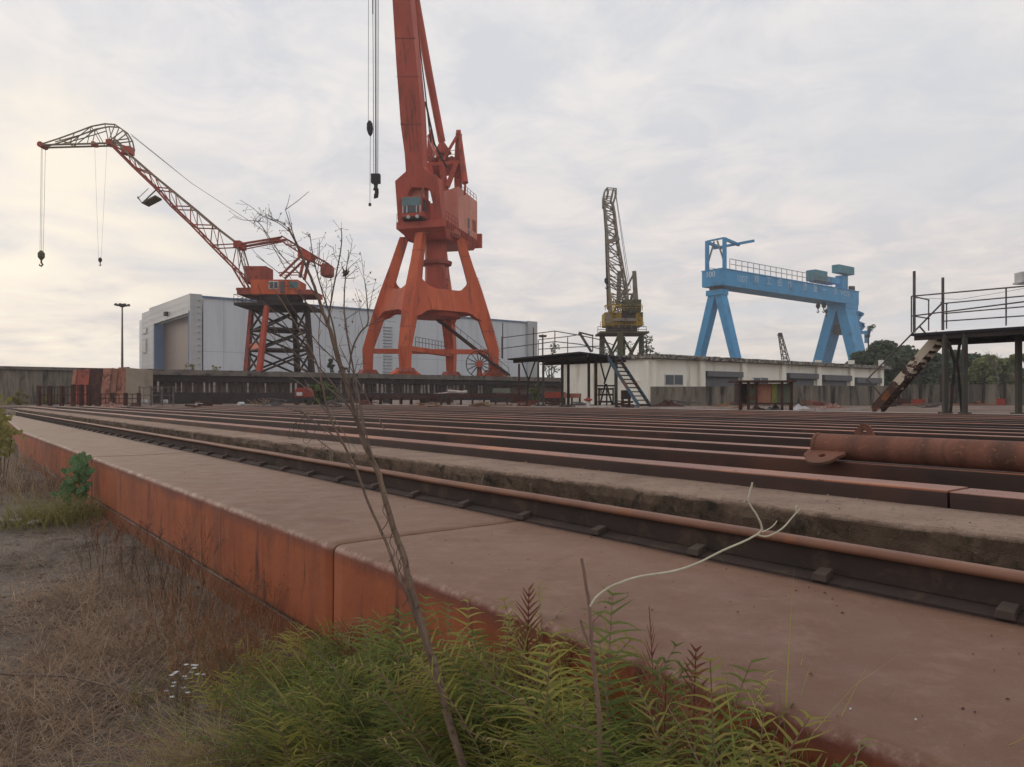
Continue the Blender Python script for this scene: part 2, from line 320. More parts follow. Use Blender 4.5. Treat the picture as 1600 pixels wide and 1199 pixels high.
c = m.mix(m.ramp(m.noise(26, 5, 0.7), 0.58, 0.7), c, S(156, 100, 76)); m.bump(m.noise(30, 5, 0.65), 0.5, 0.006)
M['rust_pipe'] = m.col(c)
# rusty plinth: orange side with streaks, a stained band under the edge, chipped pale edge, grey-brown top
m = NT('plinth_steel', 0.72, 0, 0.35)
P_ = m.dot(vv); Z_ = m.dot((0, 0, 1)); T_ = m.dot(uu)
side = m.mix(m.ramp(m.noise(1.6, 6, 0.6, (1, 1, 0.7)), 0.3, 0.7), S(170, 94, 58), S(148, 80, 52))
side = m.mix(m.ramp(m.noise(3.5, 6, 0.6, (1, 1, 0.16)), 0.50, 0.72), side, S(128, 74, 56))
side = m.mix(m.ramp(m.noise(9, 5, 0.6, (1, 1, 0.10)), 0.58, 0.70), side, S(84, 50, 42))
side = m.mix(m.math('MULTIPLY', m.ramp(m.noise(1.1, 7, 0.7, (1, 1, 0.8), 0.8), 0.54, 0.64), 0.6), side, S(110, 66, 50))
sm = m.math('SUBTRACT', 1.0, m.ramp(m.math('ABSOLUTE', m.math('SUBTRACT', m.math('ADD', T_, m.math('MULTIPLY', m.noise(9, 3, 0.6), 0.012)), 6.126), 0), 0.006, 0.011))
side = m.mix(m.math('MULTIPLY', sm, 0.8), side, S(60, 38, 34))
side = m.mix(m.math('MULTIPLY', m.ramp(m.noise(30, 4, 0.7), 0.55, 0.7), 0.35), side, S(190, 108, 62))
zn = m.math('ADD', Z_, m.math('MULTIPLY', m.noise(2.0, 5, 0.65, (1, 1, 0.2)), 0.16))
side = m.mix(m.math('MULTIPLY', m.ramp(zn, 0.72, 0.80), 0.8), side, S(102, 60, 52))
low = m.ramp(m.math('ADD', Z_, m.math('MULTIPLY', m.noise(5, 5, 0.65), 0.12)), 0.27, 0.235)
groove_shade = m.math('MULTIPLY', m.ramp(Z_, 0.145, 0.155), m.ramp(Z_, 0.200, 0.182)); side = m.mix(m.math('MULTIPLY', groove_shade, 0.9), side, S(52, 38, 34))  # recessed groove: its shade is painted as a dark band in the side colour
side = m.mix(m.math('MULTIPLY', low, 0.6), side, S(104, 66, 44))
top = m.mix(m.ramp(m.noise(0.5, 6, 0.6), 0.3, 0.7), S(126, 93, 75), S(108, 77, 61))
top = m.mix(m.math('MULTIPLY', m.ramp(T_, 1.0, 14.0), 0.6), top, S(148, 126, 106))
top = m.mix(m.ramp(m.noise(2.6, 7, 0.66, (1, 1, 1), 0.6), 0.56, 0.74), top, S(106, 72, 58))
top = m.mix(m.math('MULTIPLY', m.ramp(m.noise(6, 7, 0.7), 0.52, 0.7), 0.4), top, S(146, 116, 98))
top = m.mix(m.math('MULTIPLY', m.ramp(m.noise(3.2, 8, 0.75, (3, .4, 1), 1.2), 0.60, 0.72), 0.35), top, S(98, 68, 56))
top = m.mix(m.math('MULTIPLY', m.ramp(m.noise(150, 3, 0.8), 0.60, 0.72), 0.45), top, S(170, 146, 126))
top = m.mix(m.math('MULTIPLY', m.ramp(m.noise(60, 3, 0.7), 0.66, 0.74), 0.5), top, S(96, 68, 60))
top = m.mix(m.ramp(m.math('ADD', P_, m.math('MULTIPLY', m.noise(14, 5, 0.7), 0.05)), 3.21, 3.235), top, S(84, 62, 54))
isd = m.ramp(Z_, 0.715, 0.735)
c = m.mix(isd, side, top)
edge = m.math('MULTIPLY', m.ramp(m.math('ADD', P_, m.math('MULTIPLY', m.noise(22, 6, 0.7), 0.09)), 1.915, 1.885), m.ramp(Z_, 0.705, 0.728))
c = m.mix(m.math('MULTIPLY', edge, m.ramp(m.noise(9, 6, 0.75), 0.42, 0.62)), c, S(166, 134, 122))
hn = m.math('ADD', m.math('MULTIPLY', m.noise(7, 6, 0.6), 1.0), m.math('MULTIPLY', m.noise(70, 4, 0.6), 0.12))
m.bump(hn, 0.55, 0.012); rr = m.ramp(m.noise(4, 5, 0.6), 0.3, 0.7)
rr2 = m.math('ADD', m.math('MULTIPLY', rr, 0.25), 0.55); m.l.new(rr2, m.b.inputs['Roughness'])
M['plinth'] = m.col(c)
# beams: worn pinkish tops, dark rusty webs with shade put into their colour
m = NT('beam_steel', 0.55, 0, 0.5)
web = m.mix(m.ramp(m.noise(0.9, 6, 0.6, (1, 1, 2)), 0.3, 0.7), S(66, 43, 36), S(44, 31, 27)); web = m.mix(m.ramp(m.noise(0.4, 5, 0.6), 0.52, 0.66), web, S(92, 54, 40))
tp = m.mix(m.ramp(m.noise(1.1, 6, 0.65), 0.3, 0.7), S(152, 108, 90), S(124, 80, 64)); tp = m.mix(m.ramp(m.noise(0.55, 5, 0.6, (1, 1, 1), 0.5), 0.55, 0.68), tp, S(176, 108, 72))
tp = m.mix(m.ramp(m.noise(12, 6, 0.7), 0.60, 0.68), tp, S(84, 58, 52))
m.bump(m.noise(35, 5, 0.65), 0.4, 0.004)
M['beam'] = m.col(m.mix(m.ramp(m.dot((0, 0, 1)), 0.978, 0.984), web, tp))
# ground
m = NT('ground_soil', 0.95, 0, 0.2)
g = m.mix(m.ramp(m.noise(0.7, 6, 0.62), 0.3, 0.7), S(124, 114, 106), S(88, 80, 74)); g = m.mix(m.ramp(m.noise(2.2, 7, 0.68, (1, 1, 1), 0.8), 0.52, 0.66), g, S(64, 54, 46))
g = m.mix(m.ramp(m.noise(11, 6, 0.7), 0.60, 0.70), g, S(150, 136, 122)); g = m.mix(m.ramp(m.noise(28, 4, 0.7), 0.60, 0.68), g, S(70, 58, 48))
far = m.mix(m.ramp(m.noise(0.12, 6, 0.62), 0.35, 0.65), S(134, 116, 104), S(100, 84, 76)); far = m.mix(m.ramp(m.noise(0.8, 6, 0.65), 0.55, 0.66), far, S(86, 62, 56))
isfar = m.ramp(m.dot((0, 0, 1)), 0.85, 0.9)
pit = m.mix(m.ramp(m.noise(0.7, 6, 0.62), 0.35, 0.65), S(56, 42, 36), S(38, 30, 26)); inpit = m.math('MULTIPLY', m.ramp(m.dot(vv), 3.3, 3.4), m.ramp(m.dot((0, 0, 1)), 0.75, 0.70, False))  # pit bed coloured darker to deepen the shade between the beams
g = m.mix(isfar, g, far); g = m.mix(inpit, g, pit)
m.bump(m.math('ADD', m.noise(9, 6, 0.7), m.math('MULTIPLY', m.noise(60, 3, 0.7), 0.2)), 0.9, 0.03)
M['ground'] = m.col(g)

# ------------------------------------------------------------------ ground: one sheet in (p, t)
YZ = 0.93                       # yard level
def gh(p, t):
    if t > 81.4: return 4.35
    if p > 31.0 or t > 62: return YZ
    if p > 3.5:
        return 0.45
    if p > 1.9: return 0.30 if t < 43 else YZ
    n = noise.noise(V((p * 0.8, t * 0.8, 0))) * 0.05 + noise.noise(V((p * 4, t * 4, 3))) * 0.02
    near = 0.22 * max(0, 1 - max(0, t - 0.5) / 3.0) * max(0, min(1, (p - 0.3) / 1.2))
    fade = max(0.0, min(1.0, (t - 24) / 24)); d = 1.0 if abs(p) < 12 else 0.3
    return (n * d + near) * (1 - fade) + YZ * fade * fade * (3 - 2 * fade)
ps = [-4000, -900, -300, -120, -60, -30, -18, -12, -8] + [-6 + 0.3 * i for i in range(20)] + [0.15 * i for i in range(13)] + [1.88, 1.93, 3.48, 3.56, 6, 12, 20, 30.95, 31.05, 34, 40, 60, 100, 200, 600, 5000]
ts = [-300, -60, -20, -8, -4] + [-2 + 0.2 * i for i in range(100)] + [18 + 1.5 * i for i in range(29)] + [61.9, 62.1, 70, 81.35, 81.45, 90, 120, 200, 500, 1500, 6000]
g = MB(); g.v = [tuple(W(p, t, gh(p, t))) for t in ts for p in ps]; n_ = len(ps)
g.f = [(j * n_ + i, j * n_ + i + 1, (j + 1) * n_ + i + 1, (j + 1) * n_ + i) for j in range(len(ts) - 1) for i in range(n_ - 1)]
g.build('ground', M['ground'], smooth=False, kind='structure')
b = MB().ptbox(31.08, 31.9, -20, 68, YZ + 0.004, YZ + 0.05); b.build('concrete_path', M['conc_pale'], kind='structure')
# ------------------------------------------------------------------ rusty steel plinth in four lengths
PP0, PP1, PZ = 1.84, 3.22, 0.75
def plinth(t0, t1, label, p1=None):
    prof = []
    r = 0.045
    prof += [(PP0, -0.15), (PP0, 0.0), (PP0, 0.12), (PP0, 0.154), (PP0, 0.157), (PP0 + 0.03, 0.162), (PP0 + 0.03, 0.176), (PP0, 0.18), (PP0, .183), (PP0, .19)]
    n = 12
    prof += [(PP0, 0.18 + (PZ - r - 0.18) * i / n) for i in range(1, n)]
    prof += [(PP0 + r - r * math.cos(a), PZ - r + r * math.sin(a)) for a in [R(15 * k) for k in range(7)]]
    prof += [(PP0 + r + (PP1 - PP0 - r) * i / 16, PZ) for i in range(1, 17)] + [(PP1, 0.3)]
    nt = max(12, int((t1 - t0) / 0.12)); mb = MB()
    for j in range(nt + 1):
        t = t0 + (t1 - t0) * j / nt
        sh = 0.0 if p1 is None else (p1 - PP0) * j / nt
        for (p, z) in prof:
            e = noise.noise(V((t * 1.3, z * 2, p * 2))) * 0.006 + noise.noise(V((t * 9, z * 9, p * 9 + 4))) * 0.0025
            pe, ze = p, z
            if z > 0.2 and p < PP0 + 0.06: pe += e; ze += (-e if z > PZ - r - 0.01 else 0)
            elif p >= PP0 + 0.06: ze += e * 0.8
            if p1 is not None: pe = PP0 + sh + (pe - PP0) * (PP1 - PP0 - sh) / (PP1 - PP0)
            mb.v.append(tuple(W(pe, t, ze)))
    k = len(prof)
    mb.f = [(j * k + i, (j + 1) * k + i, (j + 1) * k + i + 1, j * k + i + 1) for j in range(nt) for i in range(k - 1)]
    mb.f += [tuple(range(k)), tuple(nt * k + i for i in range(k))[::-1]]
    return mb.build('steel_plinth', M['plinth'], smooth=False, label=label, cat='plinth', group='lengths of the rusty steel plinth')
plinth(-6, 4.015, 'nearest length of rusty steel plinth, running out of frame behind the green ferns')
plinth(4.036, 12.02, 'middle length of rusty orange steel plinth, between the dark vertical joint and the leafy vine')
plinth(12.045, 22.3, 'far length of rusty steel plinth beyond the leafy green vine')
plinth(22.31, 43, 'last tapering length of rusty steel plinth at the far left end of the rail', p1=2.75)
for o in [q for q in C.objects if q.name.startswith('steel_plinth')]: o.data.polygons.foreach_set('use_smooth', [len(p.vertices) == 4 for p in o.data.polygons])
# vertical weld seam on the face
# ------------------------------------------------------------------ crane rail with clips
rail = thing('crane_rail', W(3.35, 4, 0.45), 'long rusty crane rail clipped down along the back edge of the steel plinth', 'rail')
def extr(prof, t0, t1, n, jig=0.0):
    mb = MB(); k = len(prof)
    for j in range(n + 1):
        t = t0 + (t1 - t0) * j / n; e = noise.noise(V((t * 0.7, 1, 2))) * jig
        mb.v += [tuple(W(p + e, t, z + e * 0.5)) for p, z in prof]
    mb.f = [(j * k + i, (j + 1) * k + i, (j + 1) * k + (i + 1) % k, j * k + (i + 1) % k) for j in range(n) for i in range(k)]
    mb.f += [tuple(range(k)), tuple(n * k + i for i in range(k))[::-1]]; return mb
hp = [(3.308, .886), (3.306, .905), (3.312, .917), (3.325, .922), (3.375, .922), (3.388, .917), (3.394, .905), (3.392, .886)]
extr(hp, -6, 43, 200, 0.004).build('rail_head', M['rail_rust'], rail, smooth=True)
extr([(3.335, .775), (3.335, .884), (3.365, .884), (3.365, .775)], -6, 43, 60).build('rail_web', M['rail_dark'], rail)
extr([(3.225, .40), (3.225, .758), (3.30, .772), (3.40, .772), (3.47, .76), (3.47, .40)], -6, 43, 60).build('rail_foot', M['rail_dark'], rail)
t = 0.36
while t < 42:
    mb = MB(); d = rnd.uniform(-0.015, 0.015)
    mb.hexa([W(3.21, t - .035 + d, .758), W(3.31, t - .02 + d, .768), W(3.31, t + .045 + d, .768), W(3.21, t + .04 + d, .758)],
            [W(3.215, t - .03 + d, .792), W(3.30, t - .02 + d, .808), W(3.30, t + .04 + d, .808), W(3.215, t + .035 + d, .792)])
    mb.build('rail_clip', M['clip_steel'], rail, bevel=0.004); t += 0.735
# ------------------------------------------------------------------ concrete kerb beam
mb = MB(); nt = 420; prof = [(4.43, 0.2)] + [(4.43, 0.3 + 0.06 * i) for i in range(9)] + [(4.43, 0.845), (4.45, 0.875)] + [(4.49 + 0.07 * i, 0.88) for i in range(11)] + [(5.24, 0.88), (5.24, 0.2)]; k = len(prof)
for j in range(nt + 1):
    t = -6 + 66 * (j / nt) ** 1.5
    for i, (p, z) in enumerate(prof):
        q = V((t, p, z)); e = noise.fractal(q * 2.2, 0.8, 2.1, 5) * 0.009; e2 = noise.fractal(q * 9, 0.6, 2.0, 4) * 0.011
        ed = 1.0 if (p < 4.56 and z > 0.8) else 0.35
        chip = max(0, noise.noise(V((t * 1.1, 3.3, 0))) - 0.05) * 0.09 if p < 4.47 and z > 0.78 else 0
        mb.v.append(tuple(W(p + (e * 0.8 + e2 * 1.4) * (1 if z < .87 else ed) + chip, t, z + (e + e2) * ed * 0.8 - chip * 0.6)))
mb.f = [(j * k + i, (j + 1) * k + i, (j + 1) * k + i + 1, j * k + i + 1) for j in range(nt) for i in range(k - 1)]
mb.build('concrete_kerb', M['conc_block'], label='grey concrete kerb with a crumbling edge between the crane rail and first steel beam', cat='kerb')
# ------------------------------------------------------------------ slipway beams
BZ = 0.985
def beam(p, wd, t0, t1, label, z=BZ, nj=0):
    mb = MB(); k = max(2, int((t1 - t0) / 3))
    for seg in range(1):
        pr = [(p + 0.02, .5), (p, z - 0.035), (p, z - 0.004), (p + 0.004, z), (p + wd - 0.004, z), (p + wd, z - 0.004), (p + wd, z - 0.035), (p + wd - 0.02, .5)]
        e = extr(pr, t0, t1, k, 0.012); mb.add(e.v, e.f)
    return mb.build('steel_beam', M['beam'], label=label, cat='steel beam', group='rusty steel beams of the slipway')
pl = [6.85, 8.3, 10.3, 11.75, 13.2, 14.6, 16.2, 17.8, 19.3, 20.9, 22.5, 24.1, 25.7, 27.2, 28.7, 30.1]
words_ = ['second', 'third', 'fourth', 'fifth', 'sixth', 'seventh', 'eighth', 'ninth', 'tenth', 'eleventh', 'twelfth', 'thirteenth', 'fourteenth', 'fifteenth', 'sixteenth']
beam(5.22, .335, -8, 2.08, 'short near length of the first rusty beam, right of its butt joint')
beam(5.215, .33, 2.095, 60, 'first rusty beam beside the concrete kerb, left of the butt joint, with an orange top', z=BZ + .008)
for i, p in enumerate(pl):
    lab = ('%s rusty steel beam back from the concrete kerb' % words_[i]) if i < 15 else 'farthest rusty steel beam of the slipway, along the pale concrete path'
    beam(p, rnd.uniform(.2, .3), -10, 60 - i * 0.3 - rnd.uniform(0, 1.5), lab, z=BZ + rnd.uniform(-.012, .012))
names_t = ['nearest', 'second nearest', 'third nearest', 'fourth nearest', 'fifth nearest', 'sixth nearest', 'seventh nearest', 'eighth nearest', 'ninth nearest', 'farthest']
for i, t in enumerate([0.8, 3.6, 7.4, 11.5, 16, 21, 27, 34, 42, 51]):
    mb = MB()
    for a, b_ in zip([5.55] + [p + 0.32 for p in pl[:-1]], pl): mb.hexa([W(a, t, .50), W(b_ - .02, t + .9, .50), W(b_ - .02, t + 1.05, .50), W(a, t + .15, .50)], [W(a, t, .84), W(b_ - .02, t + .9, .84), W(b_ - .02, t + 1.05, .84), W(a, t + .15, .84)])
    mb.build('cross_tie', M['rust_dark'], label='%s line of dark cross ties set between the slipway beams' % names_t[i], cat='steel tie', group='cross ties of the slipway')
# rusty pipe with lugs
pipe = thing('rusty_pipe', W(6.95, 0, BZ), 'thick rusty steel pipe with a holed lug lying on the slipway beams at right', 'pipe')
pc, pz, pr = 6.97, 1.118, 0.125
pts = [W(pc, t, pz) for t in (-6, -2, 1, 2, 3, 3.98)]
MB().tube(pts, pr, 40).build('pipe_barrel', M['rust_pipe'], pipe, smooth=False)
MB().tube([W(pc, 3.97, pz), W(pc, 4.0, pz)], pr + .006, 40).build('end_ring', M['rust_pipe'], pipe)
def lug(cp, ct, z, nrm, r_out, hole, length, dirn):
    mb = MB(); n = 20; ring = []; inn = []
    a0 = V(dirn).normalized(); b0 = V(nrm).cross(a0).normalized(); c0 = W(cp, ct, z); th = V(nrm).normalized() * 0.028
    for i in range(n):
        a = 2 * math.pi * i / n; ca, sa = math.cos(a), math.sin(a)
        ext = a0 * (r_out * ca if ca > 0 else ca * length) + b0 * (r_out * sa if ca > 0 else r_out * (1.25 if sa > 0 else -1.25) * min(1, abs(sa) * 1.6)); ring.append(c0 + ext); inn.append(c0 + (a0 * ca + b0 * sa) * hole)
    vs = ring + inn + [q + th for q in ring] + [q + th for q in inn]; fs = []
    for i in range(n):
        j = (i + 1) % n
        fs += [(i, j, n + j, n + i)[::-1], (2 * n + i, 2 * n + j, 3 * n + j, 3 * n + i), (i, j, 2 * n + j, 2 * n + i), (n + i, 3 * n + i, 3 * n + j, n + j)]
    return mb.add(vs, fs)
lug(pc - .20, 3.83, pz - .10, tuple(-vv * .45 + ZZ), .155, .034, .16, tuple(-vv - ZZ * .45)).build('lug', M['rust_pipe'], pipe)
lug(pc + .04, 3.55, pz + .155, tuple(vv), .075, .022, .10, (0, 0, 1)).build('lug', M['rust_pipe'], pipe)

# ------------------------------------------------------------------ quay wall across the head of the slipway
quay = thing('quay_wall', W(20, 81, YZ), 'long raised concrete quay wall on dark piles under the two red cranes', 'quay')
def pT(x): return PT(x, 600, 81)
def pof(q): return q[0] * VX + q[1] * VY
q0, q1 = pof(PT(217, 600, 81)), 80.0
n = 90; mb = MB()
for i in range(n):
    a, b_ = q0 + (q1 - q0) * i / n, q0 + (q1 - q0) * (i + 1) / n; d = noise.noise(V((i * .6, 0, 0))) * .05
    mb.ptbox(a, b_, 80.2 + d, 81.4, 3.84, 4.4 + d * 1.3)
mb.build('capping_slab', M['quay_cap'], quay)
MB().ptbox(q0, q1, 80.5, 80.9, 3.2, 3.83).build('edge_beam', M['quay_dark'], quay)
MB().ptbox(q0, q1, 82.0, 82.4, YZ - .3, 4.3).build('back_wall', M['quay_dark'], quay)
MB().ptbox(q0, q1, 80.0, 80.6, YZ - .2, 2.1).build('lower_wall', M['quay_dark'], quay)
k = 0; p = q0 + .4
while p < 60 and k < 96:
    wd = rnd.uniform(.08, .22); MB().ptbox(p, p + wd, 80.35, 80.5, 2.1, 3.2 + rnd.uniform(-.1, .0)).build('pile', M['pile_light'] if rnd.random() < .45 else M['quay_dark'], quay); p += rnd.uniform(.42, .75); k += 1
lw = thing('yard_wall', W(0, 81, YZ), 'weathered grey concrete wall along the far left behind the blue boxes', 'wall')
MB().ptbox(-70, q0 - .02, 80.6, 81.4, YZ - .2, 4.1).build('wall_panel', M['yard_wall'], lw)
MB().ptbox(-70, q0 - .02, 80.4, 81.4, 4.103, 4.38).build('coping', M['quay_cap'], lw)

# ------------------------------------------------------------------ big grey hall
hall = thing('industrial_hall', PT(400, 621, 150), 'large pale grey steel hall with a tall brown door behind the cranes', 'hall')
HT = 130.0; c0 = PT(297, 600, HT); cp = pof(c0)
zt = PT(297, 458.7, HT)[2]; z2 = PT(345, 466.5, HT)[2]; pe = pof(PT(838, 600, HT))
def tY(x): q = PP(x, 600, cp); return -q[0] * VY + q[1] * VX
d0, d1 = tY(294.5), tY(240); zd = PP(294, 489, cp)[2]; te = tY(233); te2 = tY(219)
zE = PP(233, 482, cp)[2]; zE2 = PP(219, 490, cp)[2]
MB().prism([W(cp + 2.2, HT + .4, 3.5), W(cp + 2.2, HT + .4, z2), W(pe, HT + .4, z2), W(pe, HT + .4, 3.5)], uu * 48).build('side_wall', M['hall_side'], hall)
mb = MB()
def fr(a, b_, z0, z1, t=.6, base=cp): mb.ptbox(base, base + t, a, b_, z0, z1)
fr(HT, d0, 3.5, zt); fr(d1, te, 3.5, zE)
mb.prism([W(cp, d0, zd), W(cp, d0, zt), W(cp, te, zE), W(cp, te, zd)][::1] if False else [W(cp, d0 + .001, zd), W(cp, d0 + .001, zt), W(cp, d1 - .001, zt + (zE - zt) * (d1 - d0) / (te - d0)), W(cp, d1 - .001, zd)], vv * .6)
mb.build('gable_wall', M['hall_front'], hall)
MB().ptbox(cp + .3, cp + 8, te + .01, te2, 3.5, zE2).build('side_annex', M['hall_front'], hall)
MB().ptbox(cp + 1.8, cp + 1.95, d0 - .5, d1 + .5, 3.5, zd + .2).build('door', M['hall_door'], hall)
mb = MB(); mb.ptbox(cp + .05, cp + 1.8, d1 - .35, d1 - .01, 3.5, zd - .01); mb.ptbox(cp + .05, cp + 1.8, d0 + .01, d0 + .3, 3.5, zd - .01); mb.ptbox(cp - .06, cp - .01, d0 - .5, d0 - .1, 3.5, zd + .3); mb.build('door_frame', M['hall_trim'], hall)
mb = MB(); mb.ptbox(cp - .12, cp - .01, HT, te, zt - .0, zt + .02) if False else None
p2 = pof(PT(315.5, 600, HT))
MB().ptbox(cp + .61, p2, HT, HT + 1.5, 3.5, zt).build('corner_pier', M['hall_front'], hall)
mb = MB()
for y in range(470, 580, 10): mb.ptbox(cp + 1.2, p2 - .25, HT - .12, HT - .01, PT(305, y, HT)[2], PT(305, y - 1.4, HT)[2])
mb.build('louvre', M['louver'], hall)
MB().ptbox(pe - 2.6, pe + .1, HT - .25, HT + .39, 3.5, z2 + .35).build('corner_pier', M['hall_front'], hall)
MB().ptbox(p2 + .01, pe - 2.61, HT + .1, HT + .5, z2 - .05, z2 + .25).build('roof_edge', M['hall_trim'], hall)
for (x0, y0, x1, y1) in ((222, 513.5, 227.5, 523), (221, 530.5, 227, 553)):
    t0 = tY(x1); t1 = tY(x0); za = PP(x0, y1, cp)[2]; zb = PP(x0, y0, cp)[2]
    f = MB().ptbox(cp + .18, cp + .29, t0, t1, za, zb).build('window', M['window_white'], hall); MB().ptbox(cp + .12, cp + .17, t0 + .25, t1 - .25, za + .2, zb - .2).build('pane', M['glass_dark'], f)
for xx, nm in ((607, 'ladder'),):
    mb = MB(); pa, pb = pof(PT(600, 600, HT)), pof(PT(614, 600, HT))
    for y in range(512, 585, 5): mb.ptbox(pa, pb, HT + .2, HT + .39, PT(607, y, HT)[2], PT(607, y - 1, HT)[2])
    mb.build('wall_ladder', M['louver'], hall)
q = PP(262, 491, cp); MB().ptbox(cp - .5, cp - .01, tY(263), tY(260), q[2] - .3, q[2] + .4).build('wall_lamp', M['dark_steel'], hall)
# light mast
mq = PY(191, 600, 150); mast = thing('light_mast', at(mq, 4.35), 'tall slim light mast with a ring of floodlights left of the hall', 'light mast')
MB().tube([at(mq, 4.3), at(mq, PY(191, 478, 150)[2])], [.26, .13], 8).build('pole', M['tube_grey'], mast)
zc = PY(191, 477.5, 150)[2]
MB().tube([at(mq, zc - .4), at(mq, zc - .1), at(mq, zc + .3)], [.2, .8, .7], 14).build('headframe', M['dark_steel'], mast)
for i in range(9):
    a = 2 * math.pi * i / 9; mb = MB(); c_ = at(mq, zc) + V((math.cos(a) * 1.25, math.sin(a) * 1.25, .1)); mb.bar(at(mq, zc), c_, .1); mb.box(c_, .3, .3, .38); mb.build('floodlight', M['dark_steel'], mast)

# ------------------------------------------------------------------ lattice crane builder pieces (side view is surveyed at distance Y)
def side(Y): return lambda x, y, off=0.0: PY(x, y, Y) + V((0, off, 0))
Lq = side(86)
lc = thing('lattice_crane', at(PY(436, 600, 87), 4.35), 'old red lattice jib crane with gooseneck tip and dark trestle tower on the quay', 'crane')
legs = [((393, 487), (385, 583), 88), ((417, 487), (405, 583), 83.5), ((460, 487), (465, 583), 90.5), ((480, 487), (487, 583), 86)]
lp = []
for i, ((x0, y0), (x1, y1), Y) in enumerate(legs):
    bt = at(PY(x1, y1, Y), 4.35); tp_ = PY(x0, 600, Y); tp_ = at(tp_, 11.9); lp.append((bt, tp_))
    MB().bar(bt, tp_, .56, .56, w2=.45).build('leg', M['crane_red'] if i == 1 else (M['old_red'] if i == 0 else M['dark_steel']), lc)
def mid(i, f): return lp[i][0].lerp(lp[i][1], f)
mb = MB(); order = [0, 1, 3, 2]
for a, b_ in zip(order, order[1:] + order[:1]):
    for f0, f1 in ((.0, .32), (.36, .64), (.66, 1.0)):
        mb.tube([mid(a, f0), mid(b_, f1)], .13, 5); mb.tube([mid(b_, f0), mid(a, f1)], .13, 5)
mb.build('cross_brace', M['dark_steel'], lc)
for f in (.34, .65):
    mb = MB(); qs = [mid(i, f) for i in order]; mb.prism(qs, ZZ * .22)
    mb.build('platform', M['dark_steel'], lc)
MB().prism([mid(0, .36), mid(1, .36), mid(1, .46), mid(0, .46)], V((.3, .2, 0))).build('portal_panel', M['crane_orange'], lc)
tc_ = (lp[0][1] + lp[1][1] + lp[2][1] + lp[3][1]) / 4
def Ls(a, z, b_): return V((tc_[0] + a, tc_[1] + b_, z))     # superstructure frame: a right, b away
MB().box(Ls(0, 12.0, 0), 8.0, 7.5, .3).build('top_platform', M['dark_steel'], lc)
MB().railing([Ls(-4, 12.15, -3.7), Ls(4, 12.15, -3.7)], .9, 2, 1.0, .03).railing([Ls(-4, 12.15, 3.7), Ls(-4, 12.15, -3.7)], .9, 2, 1.2, .03).build('railing', M['dark_steel'], lc)
MB().tube([Ls(0, 12.15, 0), Ls(0, 13.2, 0)], 2.6, 20).build('slewing_ring', M['dark_steel'], lc)
mb = MB().box(Ls(.1, 13.5, 0), 8.5, 4.8, .55); [mb.box(Ls(-3.6 - .15 * k, 13.9, -1.8 + k * .9), 1.6, .35, .3) for k in range(5)]; mb.build('turntable_frame', M['old_red'], lc)
hz = lambda y: PY(0, y, 83.5)[2]
hs = MB().box(Ls(.1, (hz(459) + hz(435)) / 2, -.8), 5.3, 3.6, hz(435) - hz(459)).build('machinery_house', M['crane_orange'], lc)
fy = tc_[1] - .8 - 1.8
def fpan(x0, y0, x1, y1, nm, mt, par, dep=.06, dy=.0):
    A = PY(x0, y0, fy - dy); B = PY(x1, y1, fy - dy); return MB().box(((A[0] + B[0]) / 2, fy - dy - dep / 2 - .004, (A[2] + B[2]) / 2), B[0] - A[0], dep, A[2] - B[2]).build(nm, mt, par)
wf = fpan(420, 439.5, 435, 452, 'window', M['window_white'], hs); fpan(421.5, 441, 427, 450.5, 'pane', M['glass_dark'], hs, .03, .08); fpan(428.5, 441, 433.5, 450.5, 'pane', M['glass_dark'], hs, .03, .08)
fpan(438, 440, 444.5, 458, 'doorway', M['glass_dark'], hs); fpan(453, 440, 466, 450.5, 'window_opening', M['glass_teal'], hs)
MB().box(Ls(-2.4, (hz(437) + hz(411)) / 2, -.2), 2.5, 2.6, hz(411) - hz(437)).build('upper_cabin', M['old_red'], lc)
# jib
def jl(poly, off): return [Lq(x, y, off) for x, y in poly]
lowc = [(393, 462), (368, 420), (334, 386), (303, 354), (272, 325), (245, 295), (210, 262), (172, 224)]
upc = [(391, 440), (375, 384), (337, 355), (303, 326), (269, 298), (237, 272), (205, 244), (180, 218)]
mb = MB(); wds = [1.0, 1.0, .95, .9, .85, .75, .6, .5]
for s in (-1, 1):
    mb.tube([Lq(x, y, s * w_) for (x, y), w_ in zip(lowc, wds)], .11, 6)
mb.build('bottom_chord', M['old_red'], lc)
mb = MB()
for s in (-1, 1): mb.tube([Lq(x, y, s * w_) for (x, y), w_ in zip(upc, wds)], .09, 6)
mb.build('top_chord', M['boom_grey'], lc)
mb = MB()
for i in range(8):
    for s in (-1, 1):
        mb.tube([Lq(*lowc[i], s * wds[i]), Lq(*upc[i], s * wds[i])], .06, 5)
        if i < 7:
            mb.tube([Lq(*lowc[i + 1], s * wds[i + 1]), Lq(*upc[i], s * wds[i])], .075, 5)
            mx = ((lowc[i][0] + lowc[i + 1][0]) / 2, (lowc[i][1] + lowc[i + 1][1]) / 2); mb.tube([Lq(*mx, s * wds[i]), Lq(*upc[i + 1], s * wds[i + 1])], .05, 4)
    mb.tube([Lq(*lowc[i], -wds[i]), Lq(*lowc[i], wds[i])], .07, 4); mb.tube([Lq(*upc[i], -wds[i]), Lq(*upc[i], wds[i])], .07, 4)
    if i < 7: mb.tube([Lq(*lowc[i], -wds[i]), Lq(*lowc[i + 1], wds[i + 1])], .05, 4); mb.tube([Lq(*upc[i], wds[i]), Lq(*upc[i + 1], -wds[i + 1])], .05, 4)
mb.build('lacing', M['old_red'], lc)
for q, a, b_, c_ in ((Lq(375, 384), .75, 2.2, .75), (Lq(173, 224), .6, 1.1, .6), (Lq(148, 226), .35, .9, .45)): MB().box(q, a, b_, c_).build('gusset_plate', M['crane_red'], lc)
